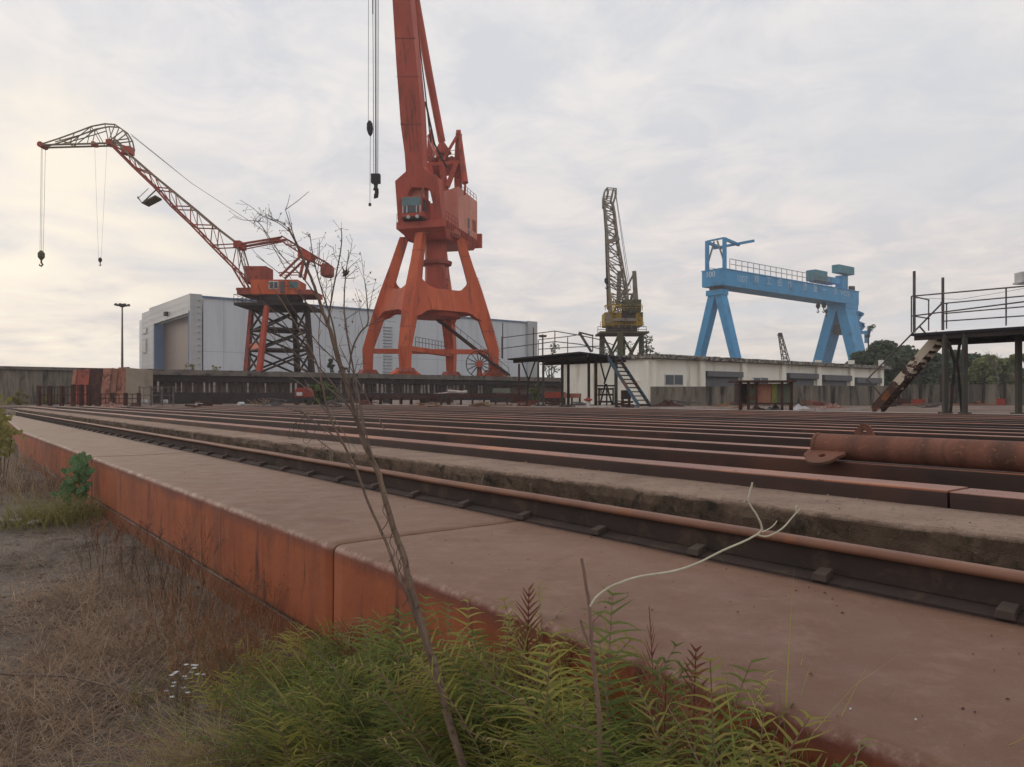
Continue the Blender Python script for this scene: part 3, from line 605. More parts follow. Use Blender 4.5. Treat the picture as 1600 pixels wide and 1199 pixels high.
arc = [(67, 228), (95, 219), (120, 210), (146, 200), (167, 196), (183, 197), (196, 206), (204, 219), (207, 233), (204, 243)]
mb = MB()
for s in (-.45, .45):
    mb.tube(jl(arc, s), .085, 6)
    mb.tube(jl([(66, 229), (172, 226)], s), .11, 6); mb.tube(jl([(90, 224), (130, 213), (162, 203)], s), .06, 4)
mb.build('gooseneck_rim', M['boom_grey'], lc)
mb = MB()
for s in (-.45, .45):
    for x, y in arc[4:]: mb.tube(jl([(173, 223), (x, y)], s), .07, 4)
    for a, b_ in (((112, 227), (120, 210)), ((112, 227), (95, 219)), ((140, 226), (146, 200)), ((112, 227), (146, 200)), ((160, 225), (146, 200))): mb.tube(jl([a, b_], s), .06, 4)
mb.build('gooseneck_spoke', M['boom_grey'], lc)
MB().tube([Lq(67, 228, -.6), Lq(67, 228, .6)], .33, 12).build('tip_sheave', M['old_red'], lc)
mb = MB(); mb.box(Lq(200, 236), 1.0, 1.1, .8); mb.build('gooseneck_heel', M['crane_red'], lc)
mb = MB()
for o_ in (-.12, .12): mb.tube([Lq(205, 211 + o_ * 8, o_), Lq(300, 287, o_), Lq(412, 360, o_), Lq(455, 436, o_)], .028, 4)
for x0, x1 in ((63.5, 62.5), (65, 65), (70, 67.5)): mb.tube([Lq(x0 + 1, 231), Lq(x1, 396)], .022, 4)
for x0, x1 in ((148, 154), (167, 158)): mb.tube([Lq(x0, 230), Lq(x1, 405)], .013, 4)
mb.build('hoist_rope', M['cable'], lc)
def hook(name, q, s, par, mt):
    mb = MB(); mb.tube([q + ZZ * s, q + ZZ * .6 * s, q, q - ZZ * .5 * s], [.15 * s, .5 * s, .5 * s, .12 * s], 10)
    mb.tube([q - ZZ * .5 * s, q - ZZ * .85 * s, q + V((.22, 0, -1.15)) * s, q + V((0, 0, -1.4)) * s, q + V((-.28, 0, -1.25)) * s, q + V((-.3, 0, -1.02)) * s], [.12 * s, .13 * s, .14 * s, .14 * s, .1 * s, .04 * s], 7)
    return mb.build(name, mt, par)
hook('hook_block', Lq(64.5, 402), .75, lc, M['hook_olive']); hook('hook_block', Lq(156.5, 408), .4, lc, M['hook_black'])
mb = MB(); mb.tube([Lq(249, 301, -.9), Lq(228, 321, -.9), Lq(221, 311, -.9)], .08, 5); mb.bar(Lq(250, 310, -.3), Lq(229, 321, -.3), 1.5, .2); mb.tube([Lq(238, 298, -.9), Lq(221, 314, -.9)], .04, 4); mb.build('boom_stage', M['hook_olive'], lc)
mb = MB()
for s in (-.7, .7):
    mb.tube(jl([(376, 384), (443, 373)], s), .13, 6); mb.tube(jl([(378, 388), (440, 376)], s), .07, 5)
mb.build('tie_link', M['old_red'], lc)
mb = MB()
A = [Lq(443, 371, -.8), Lq(443, 371, .8), Lq(440, 377, .8), Lq(440, 377, -.8)]; B = [Lq(517, 415, -.8), Lq(517, 415, .8), Lq(512, 423, .8), Lq(512, 423, -.8)]
mb.truss(A, B, 9, .08, .04); mb.build('rocker_arm', M['old_red'], lc)
MB().prism([Lq(470, 390, -.9), Lq(490, 399, -.9), Lq(489, 410, -.9), Lq(468, 403, -.9)], V((0, 1.8, 0))).build('pivot_plate', M['crane_red'], lc)
MB().prism([Lq(507, 413, -1), Lq(519, 416, -1), Lq(519, 430, -1), Lq(515, 433, -1), Lq(504, 432, -1), Lq(504, 421, -1)], V((0, 2, 0))).build('counterweight', M['old_red'], lc)
for s in (-.9, .9):
    mb = MB(); mb.bar(Lq(474, 402, s), Lq(441, 434, s), .22); mb.bar(Lq(479, 405, s), Lq(472, 436, s), .28); mb.tube([Lq(440, 428, s), Lq(475, 428, s)], .06, 4)
    mb.build('strut', M['old_red'], lc)

# ------------------------------------------------------------------ big red portal crane
rc = thing('portal_crane', PY(676, 621, 100) + ZZ * 2.75, 'tall orange red portal crane with four splayed box legs and a plate boom', 'crane')
feet = [at(PY(575, 0, 99), 4.35), at(PY(633, 0, 92.6), 4.35), at(PY(771, 0, 101), 4.35), at(PY(705, 0, 107), 4.35)]   # left, near, right, back
cc = PY(676, 0, 100); zK, zT, zM0, zM1 = 1.6 + 6.3, 1.6 + 21.2, 1.6 + 11.2, 1.6 + 14.0
def legc(i, z):
    f = feet[i]
    if z <= zK: return at(f, z)
    k = (z - zK) / (zT - zK); c_ = V((cc[0], cc[1], 0)); r = V((f[0], f[1], 0)) - c_; q = c_ + r * (1 - .56 * k); return at(q, z)
for i in range(4):
    c_ = V((cc[0], cc[1], 0)); r = (V((feet[i][0], feet[i][1], 0)) - c_).normalized(); tg = V((-r[1], r[0], 0))
    mb = MB(); secs = [(4.9, .60), (6.2, .64), (zK, .70), (zM0, .86), (zM1, .84), (19, .68), (zT, .60)]; vs = []
    for z, h in secs:
        q = legc(i, z); vs += [q - r * h - tg * h * .9, q + r * h - tg * h * .9, q + r * h + tg * h * .9, q - r * h + tg * h * .9]
    n = len(secs); fs = [(j * 4 + a, j * 4 + (a + 1) % 4, j * 4 + 4 + (a + 1) % 4, j * 4 + 4 + a) for j in range(n - 1) for a in range(4)] + [(3, 2, 1, 0), tuple((n - 1) * 4 + a for a in range(4))]
    lg = mb.add(vs, fs).build('leg', M['crane_orange'], rc, bevel=.05)
    b2 = MB(); f = feet[i]; b2.hexa([f + vv * a * 1.25 + uu * b_ * .8 + ZZ * .35 for a, b_ in ((-1, -1), (1, -1), (1, 1), (-1, 1))], [f + vv * a * .85 + uu * b_ * .7 + ZZ * .9 for a, b_ in ((-1, -1), (1, -1), (1, 1), (-1, 1))])
    b2.build('foot_plate', M['old_red'], lg)
    b3 = MB(); wv = 2.2 if i in (1, 2) else 1.4
    b3.hexa([f + vv * a * wv + uu * b_ * .6 + ZZ * .02 for a, b_ in ((-1, -1), (1, -1), (1, 1), (-1, 1))], [f + vv * a * wv * .55 + uu * b_ * .5 + ZZ * .65 for a, b_ in ((-1, -1), (1, -1), (1, 1), (-1, 1))])
    b3.build('wheel_bogie', M['crane_orange'], lg, bevel=.1)
for a, b_ in ((0, 1), (1, 2), (2, 3), (3, 0)):     # arched web panels between neighbouring legs
    def pt(f, z): A = legc(a, z); B = legc(b_, z); return A.lerp(B, f)
    poly = [pt(0, zM0 - 1.3), pt(.12, zM0 - .75), pt(.19, zM0 - .2), pt(.27, zM0), pt(.73, zM0), pt(.81, zM0 - .2), pt(.88, zM0 - .75), pt(1, zM0 - 1.3),
            pt(1, zM1 + 2.2), pt(.90, zM1 + 1.0), pt(.80, zM1 + .3), pt(.68, zM1), pt(.32, zM1), pt(.20, zM1 + .3), pt(.10, zM1 + 1.0), pt(0, zM1 + 2.2)]
    nrm = (legc(b_, 8) - legc(a, 8)).cross(ZZ).normalized() * .5
    MB().prism([q - nrm for q in poly], nrm * 2).build('portal_web', M['crane_orange'], rc)
for a, b_ in ((0, 2), (1, 3)): MB().bar(legc(a, 1.6 + 6.1), legc(b_, 1.6 + 6.1) - ZZ * (.012 if a else 0), .9, .62).build('tie_beam', M['crane_orange'], rc)
MB().railing([legc(1, 8.1).lerp(legc(3, 8.1), .2), legc(1, 8.1).lerp(legc(3, 8.1), .9)], 1.2, 2, 1.0, .035).build('tie_railing', M['dark_steel'], rc)
col0 = PY(681, 0, 100.4)
MB().tube([at(col0, 12.5), at(col0, 19), at(col0, zT + .3)], [1.5, 1.45, 1.5], 28).build('column', M['crane_red'], rc, smooth=False)
MB().tube([at(col0, 13), at(col0, 12.4), at(col0, 12.2)], [3.4, 3.4, 3.3], 24).build('portal_floor', M['crane_red'], rc)
mb = MB().tube([at(col0, PY(0, 414, 100)[2]), at(col0, PY(0, 409, 100)[2])], [2.1, 2.2], 24); mb.build('column_gallery', M['old_red'], rc)
mb = MB(); q = PY(700, 0, 97.5); mb.bar(at(q, PY(0, 440, 98)[2]), at(PY(692, 0, 98), PY(0, 415, 98)[2]), .5, .1); mb.bar(PY(664, 489, 96.5), PY(697, 446, 97.5), .5, .12)
for k in range(14): mb.box(PY(664, 489, 96.5).lerp(PY(697, 446, 97.5), k / 13), .3, .6, .06)
mb.build('column_ladder', M['old_red'], rc)
MB().tube([at(cc, zT - .2), at(cc, zT + .25), at(cc, zT + .9)], [3.5, 3.75, 3.6], 40).build('slewing_ring', M['old_red'], rc)
wB = V((.26, .9656, 0)); sB = V((.9656, -.26, 0))
def Sg(a, b_, z): q = V((cc[0], cc[1], 0)) + sB * a + wB * b_; return V((q[0], q[1], z))
ZD = 1.6 + 22.6
def sbox(mb, a0, a1, b0, b1, z0, z1): return mb.hexa([Sg(a0, b0, z0), Sg(a1, b0, z0), Sg(a1, b1, z0), Sg(a0, b1, z0)], [Sg(a0, b0, z1), Sg(a1, b0, z1), Sg(a1, b1, z1), Sg(a0, b1, z1)])
mb = MB(); mb.hexa([Sg(-2.2, -2.6, ZD - 2.0), Sg(2.9, -2.6, ZD - 2.0), Sg(2.9, 8.7, ZD - 1.5), Sg(-2.2, 8.7, ZD - 1.5)], [Sg(-3.3, -4.2, ZD - .9), Sg(3.3, -4.2, ZD - .9), Sg(3.3, 8.9, ZD - .9), Sg(-3.3, 8.9, ZD - .9)])
sbox(mb, -3.35, 3.35, -4.3, 8.95, ZD - .897, ZD); mb.build('turntable_deck', M['crane_red'], rc)
mb = MB()
for k in range(16): b0 = -3.8 + k * .8; mb.prism([Sg(3.36, b0, ZD - .88), Sg(3.36, b0 + .12, ZD - .88), Sg(3.36, b0 + .12, ZD - .03), Sg(3.36, b0, ZD - .03)], sB * .16)
mb.build('deck_rib', M['old_red'], rc)
mh = MB(); mh.prism([Sg(.5, 1.0, ZD + .003), Sg(3.3, 1.0, ZD + .003), Sg(3.3, 1.0, ZD + 5.6), Sg(.9, 1.0, ZD + 5.0), Sg(.5, 1.0, ZD + 3.4)], wB * 8.2)
mh = mh.build('machinery_house', M['house_pink'], rc)
mb = MB(); sbox(mb, -3.2, .45, 2.4, 8.6, ZD + .003, ZD + 4.0); mb.build('rear_house', M['crane_red'], rc)
mb = MB(); sbox(mb, 3.305, 3.36, 4.9, 5.6, ZD + .9, ZD + 2.3); sbox(mb, 3.305, 3.36, 5.0, 5.8, ZD - .0, ZD + .6); mb.build('window', M['glass_dark'], mh)
for k in range(3):
    mb = MB(); sbox(mb, 3.305, 3.35, 7.0 + k * .55, 7.35 + k * .55, ZD + 1.0, ZD + 2.6); mb.build('window', M['old_red'], mh)
mb = MB(); sbox(mb, 2.0, 3.9, 9.25, 9.75, ZD - 1.0, ZD + 1.0); mb.build('rear_box', M['crane_red'], rc)
# cab
cb = MB(); sbox(cb, -2.2, .5, -5.2, -2.0, ZD - .1 + .5, ZD + 3.0); cb = cb.build('operator_cab', M['crane_red'], rc, bevel=.06)
mb = MB(); sbox(mb, -2.12, .42, -5.28, -5.21, ZD + 1.75, ZD + 2.85); mb.build('cab_window', M['glass_teal'], cb)
mb = MB(); sbox(mb, -1.95, .1, -5.28, -5.21, ZD + .9, ZD + 1.65); mb.build('cab_window', M['glass_dark'], cb)
mb = MB(); [sbox(mb, a, a + .12, -5.33, -5.29, ZD + .85, ZD + 1.75) for a in (-2.05, -1.5, -.2, .3)]; mb.build('cab_window_bar', M['window_white'], cb)
mb = MB(); sbox(mb, .505, .56, -4.8, -3.2, ZD + 1.2, ZD + 2.6); mb.build('cab_window', M['glass_dark'], cb)
mb = MB(); sbox(mb, -2.1, .5, -5.3, -2.1, ZD + .1, ZD + .35); mb.build('cab_floor', M['dark_steel'], cb)
for a in (-1.2, .0):
    mb = MB(); q = Sg(a, -5.5, ZD + .3); mb.tube([q, q + wB * .25], .22, 10); mb.build('floodlight', M['window_white'], cb)
mb = MB(); sbox(mb, -1.9, .3, -3.6, -2.2, ZD + 3.0, ZD + 4.4); mb.build('cab_roof_box', M['house_pink'], rc)
mb = MB(); mb.bar(Sg(-1.5, -3.6, ZD + 5.2), Sg(-2.1, -5.0, ZD + 3), .15); mb.bar(Sg(.4, -3.6, ZD + 5.2), Sg(.4, -5.0, ZD + 3), .15); mb.build('cab_hanger', M['old_red'], rc)
# boom: surveyed outline in a plane that leans towards the viewer
def BY(y): return 96.6 - (352 - y) * .014
def Bp(x, y): return PY(x, y, BY(y))
outl = [(629, 355), (622, 352), (617, 283), (634, 268), (632, 240), (626, 196), (619, 100), (613, 0), (601, -200), (621, -200), (641, 0), (650, 92), (657, 160), (659, 200), (661, 258), (663, 264), (684, 277), (692, 352), (684, 355), (677, 322), (672, 300), (668, 294), (644, 293), (638, 300), (634, 322)]
MB().prism([Bp(x, y) for x, y in outl], wB * 1.7 + ZZ * .1).build('boom', M['crane_red'], rc, bevel=.04)
mb = MB(); mb.prism([Bp(x, y) - wB * .03 for x, y in ((626, 193.2), (659, 192.6), (659.1, 194.4), (626, 195))], -wB * .08); [mb.bar(Bp(x0, 155) - wB * .06, Bp(x1, 238) - wB * .06, .06, .08) for x0, x1 in ((634, 642), (641, 648), (647.5, 654))]
mb.build('boom_seam', M['old_red'], rc)
mb = MB(); mb.tube([Bp(656, 150) + wB * 1.9, Bp(668, 215) + wB * 2.4, Bp(682, 248) + wB * 3.6], .14, 6); mb.tube([Bp(642, 20) + wB * 1.8, Bp(654, 120) + wB * 1.9, Bp(664, 215) + wB * 2.0], .09, 6)
mb.build('boom_pipe', M['dark_steel'], rc)
# top gantry (A-frame) behind the boom
def U(x, y, Y=103): return PY(x, y, Y)
MB().prism([U(667, 254, 101), U(721, 250, 101), U(721, 256, 101), U(667, 260, 101)], V((0, 5, 0))).build('winch_platform', M['crane_red'], rc)
for (a, b_, c_, d_, Y, w_) in ((673, 252, 673, 211, 104, .8), (716, 254, 717, 209, 102.5, .85)): MB().bar(U(a, b_, Y), U(c_, d_, Y), w_, .8, w2=w_ * .8).build('mast_post', M['crane_red'], rc)
mb = MB()
mb.tube([U(671, 209, 104), U(676, 209, 104)], .5, 10); mb.tube([U(713, 209, 102.5), U(720, 209, 102.5)], .5, 10); mb.build('mast_sheave', M['crane_red'], rc)
mb = MB()
for (a, b_, c_, d_, Y0, Y1, w_) in ((672, 256, 676, 300, 101, 101.5, .55), (690, 258, 697, 300, 101, 101.5, .6), (713, 256, 699, 292, 101, 101, .6), (718, 256, 718, 300, 102, 103, .7), (680, 256, 690, 300, 105, 103, .5), (712, 257, 713, 300, 106, 105, .5), (714, 213, 691, 252, 102, 101, .35), (669, 213, 684, 246, 104, 101, .3), (718, 275, 706, 275, 102, 102, .3)): mb.bar(U(a, b_, Y0), U(c_, d_, Y1), w_)
mb.build('gantry_leg', M['crane_red'], rc)
mb = MB()
for k in range(9): q = U(671 + k * 5.6, 249, 101.2 + (k % 3)); mb.tube([q, q + V((.4, .6, 0))], rnd.uniform(.3, .6), 9)
mb.tube([U(684, 246, 103), U(700, 245, 103)], .7, 12)
mb.build('winch', M['old_red'], rc)
MB().railing([U(668, 250, 101), U(722, 246, 101)], 1.0, 2, 1.0, .04).build('platform_railing', M['old_red'], rc)
mb = MB(); mb.prism([U(679, 238, 101.8), U(688, 219, 101.8), U(692, 219, 101.8), U(705, 238, 101.8), U(700, 240, 101.8), U(686, 238, 101.8)], V((0, .9, 0))); mb.tube([U(690.5, 222, 102.2), U(671, 120, 100), U(650, 0, 97.5), U(621, -185, 93.8)], [.5, .52, .5, .45], 12); mb.build('tie_rod', M['crane_red'], rc)
mb = MB(); mb.tube([U(719, 215, 102), U(723, 258, 101), U(727, 286, 100.5)], [.25, .42, .42], 10); mb.tube([U(727, 286, 100.5), U(726, 305, 101)], .16, 8); mb.build('luffing_cylinder', M['crane_red'], rc)
# jib head out of frame and the ropes
mb = MB(); mb.prism([PY(624, -228, 93.4), PY(576, -214, 84), PY(576, -222, 84), PY(612, -250, 92)], V((.8, .6, 0))); mb.tube([Bp(611, -196), PY(640, -240, 96)], .6, 8); mb.build('jib_head', M['crane_red'], rc)
mb = MB(); Yr = 84
for x, r in ((581.2, .035), (586, .06), (589, .035), (591.8, .035)): mb.tube([PY(x, -219, Yr), PY(587 + (x - 586) * .6, 274, Yr)], r, 5)
mb.tube([PY(576, -219, Yr), PY(575.5, 192, Yr)], .03, 4); mb.tube([PY(578.6, 212, Yr), PY(578, 320, Yr)], .03, 4); mb.tube([PY(583, -219, Yr), PY(582.6, 22, Yr)], .07, 5)
mb.build('hoist_rope', M['cable'], rc)
mb = MB(); mb.box(PY(587.2, 279.5, Yr), 1.0, .7, 1.0); mb.tube([PY(587.2, 286, Yr), PY(587.2, 292, Yr), PY(587.4, 297, Yr)], [.3, .2, .34], 10); mb.tube([PY(587.2, 292, Yr), PY(588.8, 300, Yr), PY(588, 308, Yr), PY(586.4, 309.5, Yr), PY(585.4, 303, Yr)], [.18, .24, .24, .2, .08], 8); mb.build('hook_block', M['hook_black'], rc, bevel=.08)
mb = MB(); mb.tube([PY(577.5, 189, Yr), PY(577.6, 193, Yr), PY(578, 202, Yr), PY(578.6, 209, Yr), PY(578.6, 213, Yr)], [.12, .32, .36, .26, .08], 12); mb.tube([PY(578, 318, Yr), PY(578, 322, Yr)], .16, 8); mb.build('auxiliary_hook', M['hook_black'], rc)
mb = MB(); mb.railing([Sg(3.3, -4.2, ZD), Sg(3.3, .9, ZD)], 1.1, 2, 1.2, .035); mb.railing([Sg(-3.3, -4.2, ZD), Sg(-3.3, 8.8, ZD)], 1.1, 2, 1.2, .035); mb.build('deck_railing', M['old_red'], rc)
mb = MB(); mb.railing([Sg(3.2, 1.1, ZD + 5.6), Sg(3.2, 9.1, ZD + 5.6)], .9, 2, 1.4, .035); mb.build('roof_railing', M['old_red'], rc)
mb = MB()
for k in range(34): z = 6 + k * .35; q = legc(2, z) + (legc(2, z) - V((cc[0], cc[1], z))).normalized() * .72; mb.box(q, .5, .5, .05)
mb.build('leg_ladder', M['old_red'], rc)
for i in range(4):
    for z in (10.4, 16.8, 20.4):
        c_ = V((cc[0], cc[1], 0)); r_ = (V((feet[i][0], feet[i][1], 0)) - c_).normalized(); tg_ = V((-r_[1], r_[0], 0)); q = legc(i, z); h_ = (.79 if z < 12 else .75 if z < 18 else .64) + .02
        MB().hexa([q + r_ * a * h_ + tg_ * b_ * h_ * .9 - ZZ * .04 for a, b_ in ((-1, -1), (1, -1), (1, 1), (-1, 1))], [q + r_ * a * h_ + tg_ * b_ * h_ * .9 + ZZ * .04 for a, b_ in ((-1, -1), (1, -1), (1, 1), (-1, 1))]).build('plate_seam', M['old_red'], rc)
mb = MB()
for y in (60, 120): mb.bar(Bp(616 + y * .03, y) - wB * .05, Bp(644 + y * .09, y) - wB * .05, .05, .07)
mb.build('plate_seam', M['old_red'], rc)
# gangway stair from the portal down to the quay, cable reel
mb = MB(); A = PY(668, 487, 103); B = at(PY(795, 0, 99.5), 4.5)
for s in (-.4, .4): mb.bar(A + V((s * .4, s, 0)), B + V((s * .4, s, 0)), .1, .3)
for k in range(40): mb.box(A.lerp(B, (k + .5) / 40), .3, .8, .05)
mb.build('stair', M['rust_dark'], rc)
mb = MB()
for s in (-.4,): mb.tube([A + V((0, s, 1)), B + V((0, s, 1))], .04, 4); [mb.tube([A.lerp(B, k / 12) + V((0, s, 0)), A.lerp(B, k / 12) + V((0, s, 1))], .03, 4) for k in range(13)]
mb.build('stair_railing', M['tube_grey'], rc)
rq = PY(749, 582, 99); rq = at(rq, 4.35 + 1.65); reel = MB()
reel.tube([rq + V((1.75 * math.cos(a), 0, 1.75 * math.sin(a))) for a in [2 * math.pi * k / 28 for k in range(29)]], .06, 5, False)
for k in range(14): a = 2 * math.pi * k / 14; reel.tube([rq, rq + V((1.75 * math.cos(a), 0, 1.75 * math.sin(a)))], [.09, .05], 4)
cr_ = thing('cable_reel', at(rq, 4.35), 'spoked cable reel wheel beside the right foot of the portal crane', 'cable reel')
reel.build('wheel_rim', M['dark_steel'], cr_); MB().tube([rq - V((0, .5, 0)), rq + V((0, .3, 0))], .45, 12).build('hub', M['crane_red'], cr_); MB().bar(rq + V((0, .3, 0)), at(rq, 4.35) + V((0, .3, 0)), .5).build('stand', M['crane_red'], cr_)

# ------------------------------------------------------------------ yellow lattice crane
Yq = side(140)
yc = thing('yellow_crane', at(PY(970, 0, 140), YZ), 'old yellow lattice crane with an upright grey jib behind the white building', 'crane')
zP = PY(0, 523, 140)[2]
for x0, Y in ((941, 141), (969, 135), (973, 146), (1002, 140)): MB().bar(at(PY(x0 + (x0 - 971) * .05, 0, Y), YZ), at(PY(x0, 0, Y), zP), .9, .9).build('leg', M['olive_steel'], yc)
mb = MB(); qs = [at(PY(x, 0, Y), 0) for x, Y in ((941, 141), (969, 135), (1002, 140), (973, 146))]
for a in range(4):
    A, B = qs[a], qs[(a + 1) % 4]
    for z0, z1 in ((YZ, 6.5), (6.5, zP)): mb.tube([at(A, z0), at(B, z1)], .22, 5); mb.tube([at(B, z0), at(A, z1)], .22, 5)
mb.build('cross_brace', M['olive_steel'], yc)
mb = MB().box(at(PY(971, 0, 140.5), zP + .15), 9, 8, .35); mb.railing([PY(934, 520, 136.5), PY(1010, 520, 136.5)], 1.1, 2, 1.6, .05); mb.build('top_platform', M['olive_steel'], yc)
MB().tube([at(PY(971, 0, 140.5), zP + .3), at(PY(971, 0, 140.5), PY(0, 509, 140)[2])], 3.0, 16).build('slewing_ring', M['dark_steel'], yc)
cz = lambda y: PY(0, y, 138)[2]
hy = MB().box(at(PY(972, 0, 140.5), (cz(509) + cz(488)) / 2), 7.0, 5, cz(488) - cz(509)).build('machinery_house', M['crane_yellow'], yc)
for (x0, y0, x1, y1, mt) in ((972, 484, 993, 504, 'dark_steel'), (947, 490, 956, 506, 'boom_grey')):
    A, B = PY(x0, y0, 137.8), PY(x1, y1, 137.8); MB().box(((A[0] + B[0]) / 2, 137.85, (A[2] + B[2]) / 2), B[0] - A[0], .2, A[2] - B[2]).build('side_opening', M[mt], hy)
MB().box(Yq(985, 480, -1), 3.2, 3, 2.2).build('upper_cabin', M['olive_steel'], yc)
mb = MB(); lft = [(953, 488), (950, 430), (948.5, 376), (945, 330), (943, 312)]; rgt = [(981, 488), (978, 450), (965, 380), (960, 335), (957, 318)]
lw_ = []
for i in range(5):
    s = [1.4, 1.3, 1.1, .8, .6][i]; lw_.append([Yq(*lft[i], -s), Yq(*rgt[i], -s), Yq(*rgt[i], s), Yq(*lft[i], s)])
for i, nb in enumerate((4, 4, 4, 2)): mb.truss(lw_[i], lw_[i + 1], nb, .19, .1)
mb.build('jib', M['boom_grey'], yc)
mb = MB()
for s in (-.6, .6):
    mb.tube([Yq(942.5, 325, s), Yq(942.5, 310, s), Yq(945, 299, s), Yq(948, 295, s), Yq(950, 300, s), Yq(948, 312, s)], .16, 5)
    mb.tube([Yq(957, 322, s), Yq(962, 305, s), Yq(962, 296, s), Yq(958, 297, s), Yq(956, 306, s), Yq(954, 316, s)], .16, 5)
    mb.tube([Yq(948, 295, s), Yq(961, 296, s)], .09, 4); mb.tube([Yq(944, 308, s), Yq(957, 309, s)], .09, 4)
mb.build('jib_head', M['boom_grey'], yc)
mb = MB(); mb.bar(Yq(945, 383, -2), Yq(965, 376, -2), .5, .7); mb.tube([Yq(945, 383, -2), Yq(948, 372, -2)], .1, 4); mb.build('jib_stage', M['boom_grey'], yc)
mb = MB(); mb.bar(Yq(994, 480), Yq(991, 424), .9, .9, w2=.7); mb.bar(Yq(966, 482), Yq(968, 424), .7); mb.tube([Yq(991, 426), Yq(978, 452)], .2, 5); mb.tube([Yq(978, 460), Yq(996, 460)], .2, 5); [mb.tube([Yq(960 + k * 6, 486 - (k % 3) * 9), Yq(976 + k * 4, 452 + (k % 2) * 14)], .2, 5) for k in range(6)]; mb.build('mast_post', M['boom_grey'], yc)
mb = MB(); mb.tube([Yq(962, 305), Yq(981, 440)], .05, 4); mb.tube([Yq(963, 306), Yq(986, 455)], .04, 4); mb.tube([Yq(944, 325), Yq(948, 438)], .07, 4); mb.tube([Yq(946, 380), Yq(949, 484)], .09, 4); mb.build('hoist_rope', M['cable'], yc)
hook('hook_block', Yq(948, 441), .9, yc, M['hook_black'])

for k in range(9):
    x0 = 950 + rnd.uniform(0, 44); mb = MB(); mb.tube([Yq(x0, 492, -3), Yq(x0 + rnd.uniform(-8, 8), 470 + rnd.uniform(-8, 8), -2)], .12, 4); mb.tube([Yq(x0, 480, -3), Yq(x0 + rnd.uniform(-14, 14), 482, -3)], .1, 4); mb.build('mast_bracing', M['olive_steel' if k % 3 else 'crane_yellow'], yc)
mb = MB(); mb.railing([Yq(943, 488, -2.6), Yq(1000, 488, -2.6)], 1.0, 2, 1.1, .06); mb.railing([PY(938, 512, 136.5), PY(1006, 512, 136.5)], 1.0, 2, 1.2, .05); mb.build('house_railing', M['crane_yellow'], yc)
MB().box(Yq(972, 503, -3.3), 4.0, 1.2, .5).build('walkway', M['boom_grey'], yc)
# ------------------------------------------------------------------ blue gantry crane
gc = thing('gantry_crane', W(232, 146, 4.35), 'huge light blue gantry crane with a lettered box girder beyond the white building', 'gantry crane')
g0, g1 = pof(PT(1128, 0, 143)), pof(PT(1342, 0, 143)); G0, G1 = 143.0, 150.6
gz1 = PT(1128, 420, 143)[2]; gz0 = PT(1128, 445, 143)[2]
MB().ptbox(g0, g1, G0, G1, gz0, gz1).build('girder', M['gantry_blue'], gc)
MB().ptbox(g0 - .05, g1 + .05, G0 - .25, G1 + .25, gz1, gz1 + .3).build('girder_rim', M['gantry_blue'], gc)
def text(s, origin, ex, size, name, mat, par, sx=1.0):
    cu = bpy.data.curves.new('lettering', 'FONT'); cu.body = s; cu.size = size; cu.extrude = .02
    o = bpy.data.objects.new('lettering', cu); C.objects.link(o); bpy.context.view_layer.update()
    me = o.evaluated_get(bpy.context.evaluated_depsgraph_get()).to_mesh(); ex = V(ex).normalized(); nr = ex.cross(ZZ)
    mb = MB(); mb.add([V(origin) + ex * q.co.x * sx + ZZ * q.co.y + nr * (q.co.z + .05) for q in me.vertices], [tuple(p.vertices) for p in me.polygons]); o.evaluated_get(bpy.context.evaluated_depsgraph_get()).to_mesh_clear()
    bpy.data.objects.remove(o)
    return mb.build(name, mat, par)
def gt(s, x, y, size): text(s, PT(x, y, G0 - .02), vv, size, 'lettering', M['gantry_letter'], gc)
gt('100T', 1150.5, 439.5, 2.9)
for ch, x in zip('精工细作', (1178, 1197, 1214, 1230.5)): gt(ch, x, 441 + (x - 1178) * .145, 3.0)
for ch, x in zip('质量一流', (1254, 1270, 1284.5, 1301)): gt(ch, x, 452.6 + (x - 1254) * .15, 3.0)
gt('WDSI', 1313, 461.5, 2.7)
text('100', PP(1102.5, 434.5, g0 - .02), -uu, 2.5, 'lettering', M['gantry_number'], gc)
# left A-frame leg
def gleg(p0, p1, t0a, t0b, t1a, t1b, z0, z1, name='leg', mt='gantry_blue'):
    return MB().hexa([W(p0, t0a, z0), W(p1, t0a, z0), W(p1, t0b, z0), W(p0, t0b, z0)], [W(p0, t1a, z1), W(p1, t1a, z1), W(p1, t1b, z1), W(p0, t1b, z1)]).build(name, M[mt], gc)
la = g0 + .8; lb = la + 3.0
def tP(x, p): q = PP(x, 0, p); return -q[0] * VY + q[1] * VX
zt_ = PP(1115, 462, la)[2]
gleg(la, lb, tP(1160.5, la), tP(1152.5, la), tP(1127, la), tP(1116.5, la), 4.35, zt_)
gleg(la, lb, tP(1081, la), tP(1073, la), tP(1117, la) + .01, tP(1106, la), 4.35, zt_)
gleg(la - .4, lb + .3, tP(1128, la), tP(1104, la), tP(1128, la), tP(1104, la), zt_ + .01, gz0 - 1.2, 'leg_head'); gleg(la + .2, lb - .2, 145.0, 148.5, 145, 148.5, gz0 - 1.19, gz0 - .01, 'hinge', 'dark_steel')
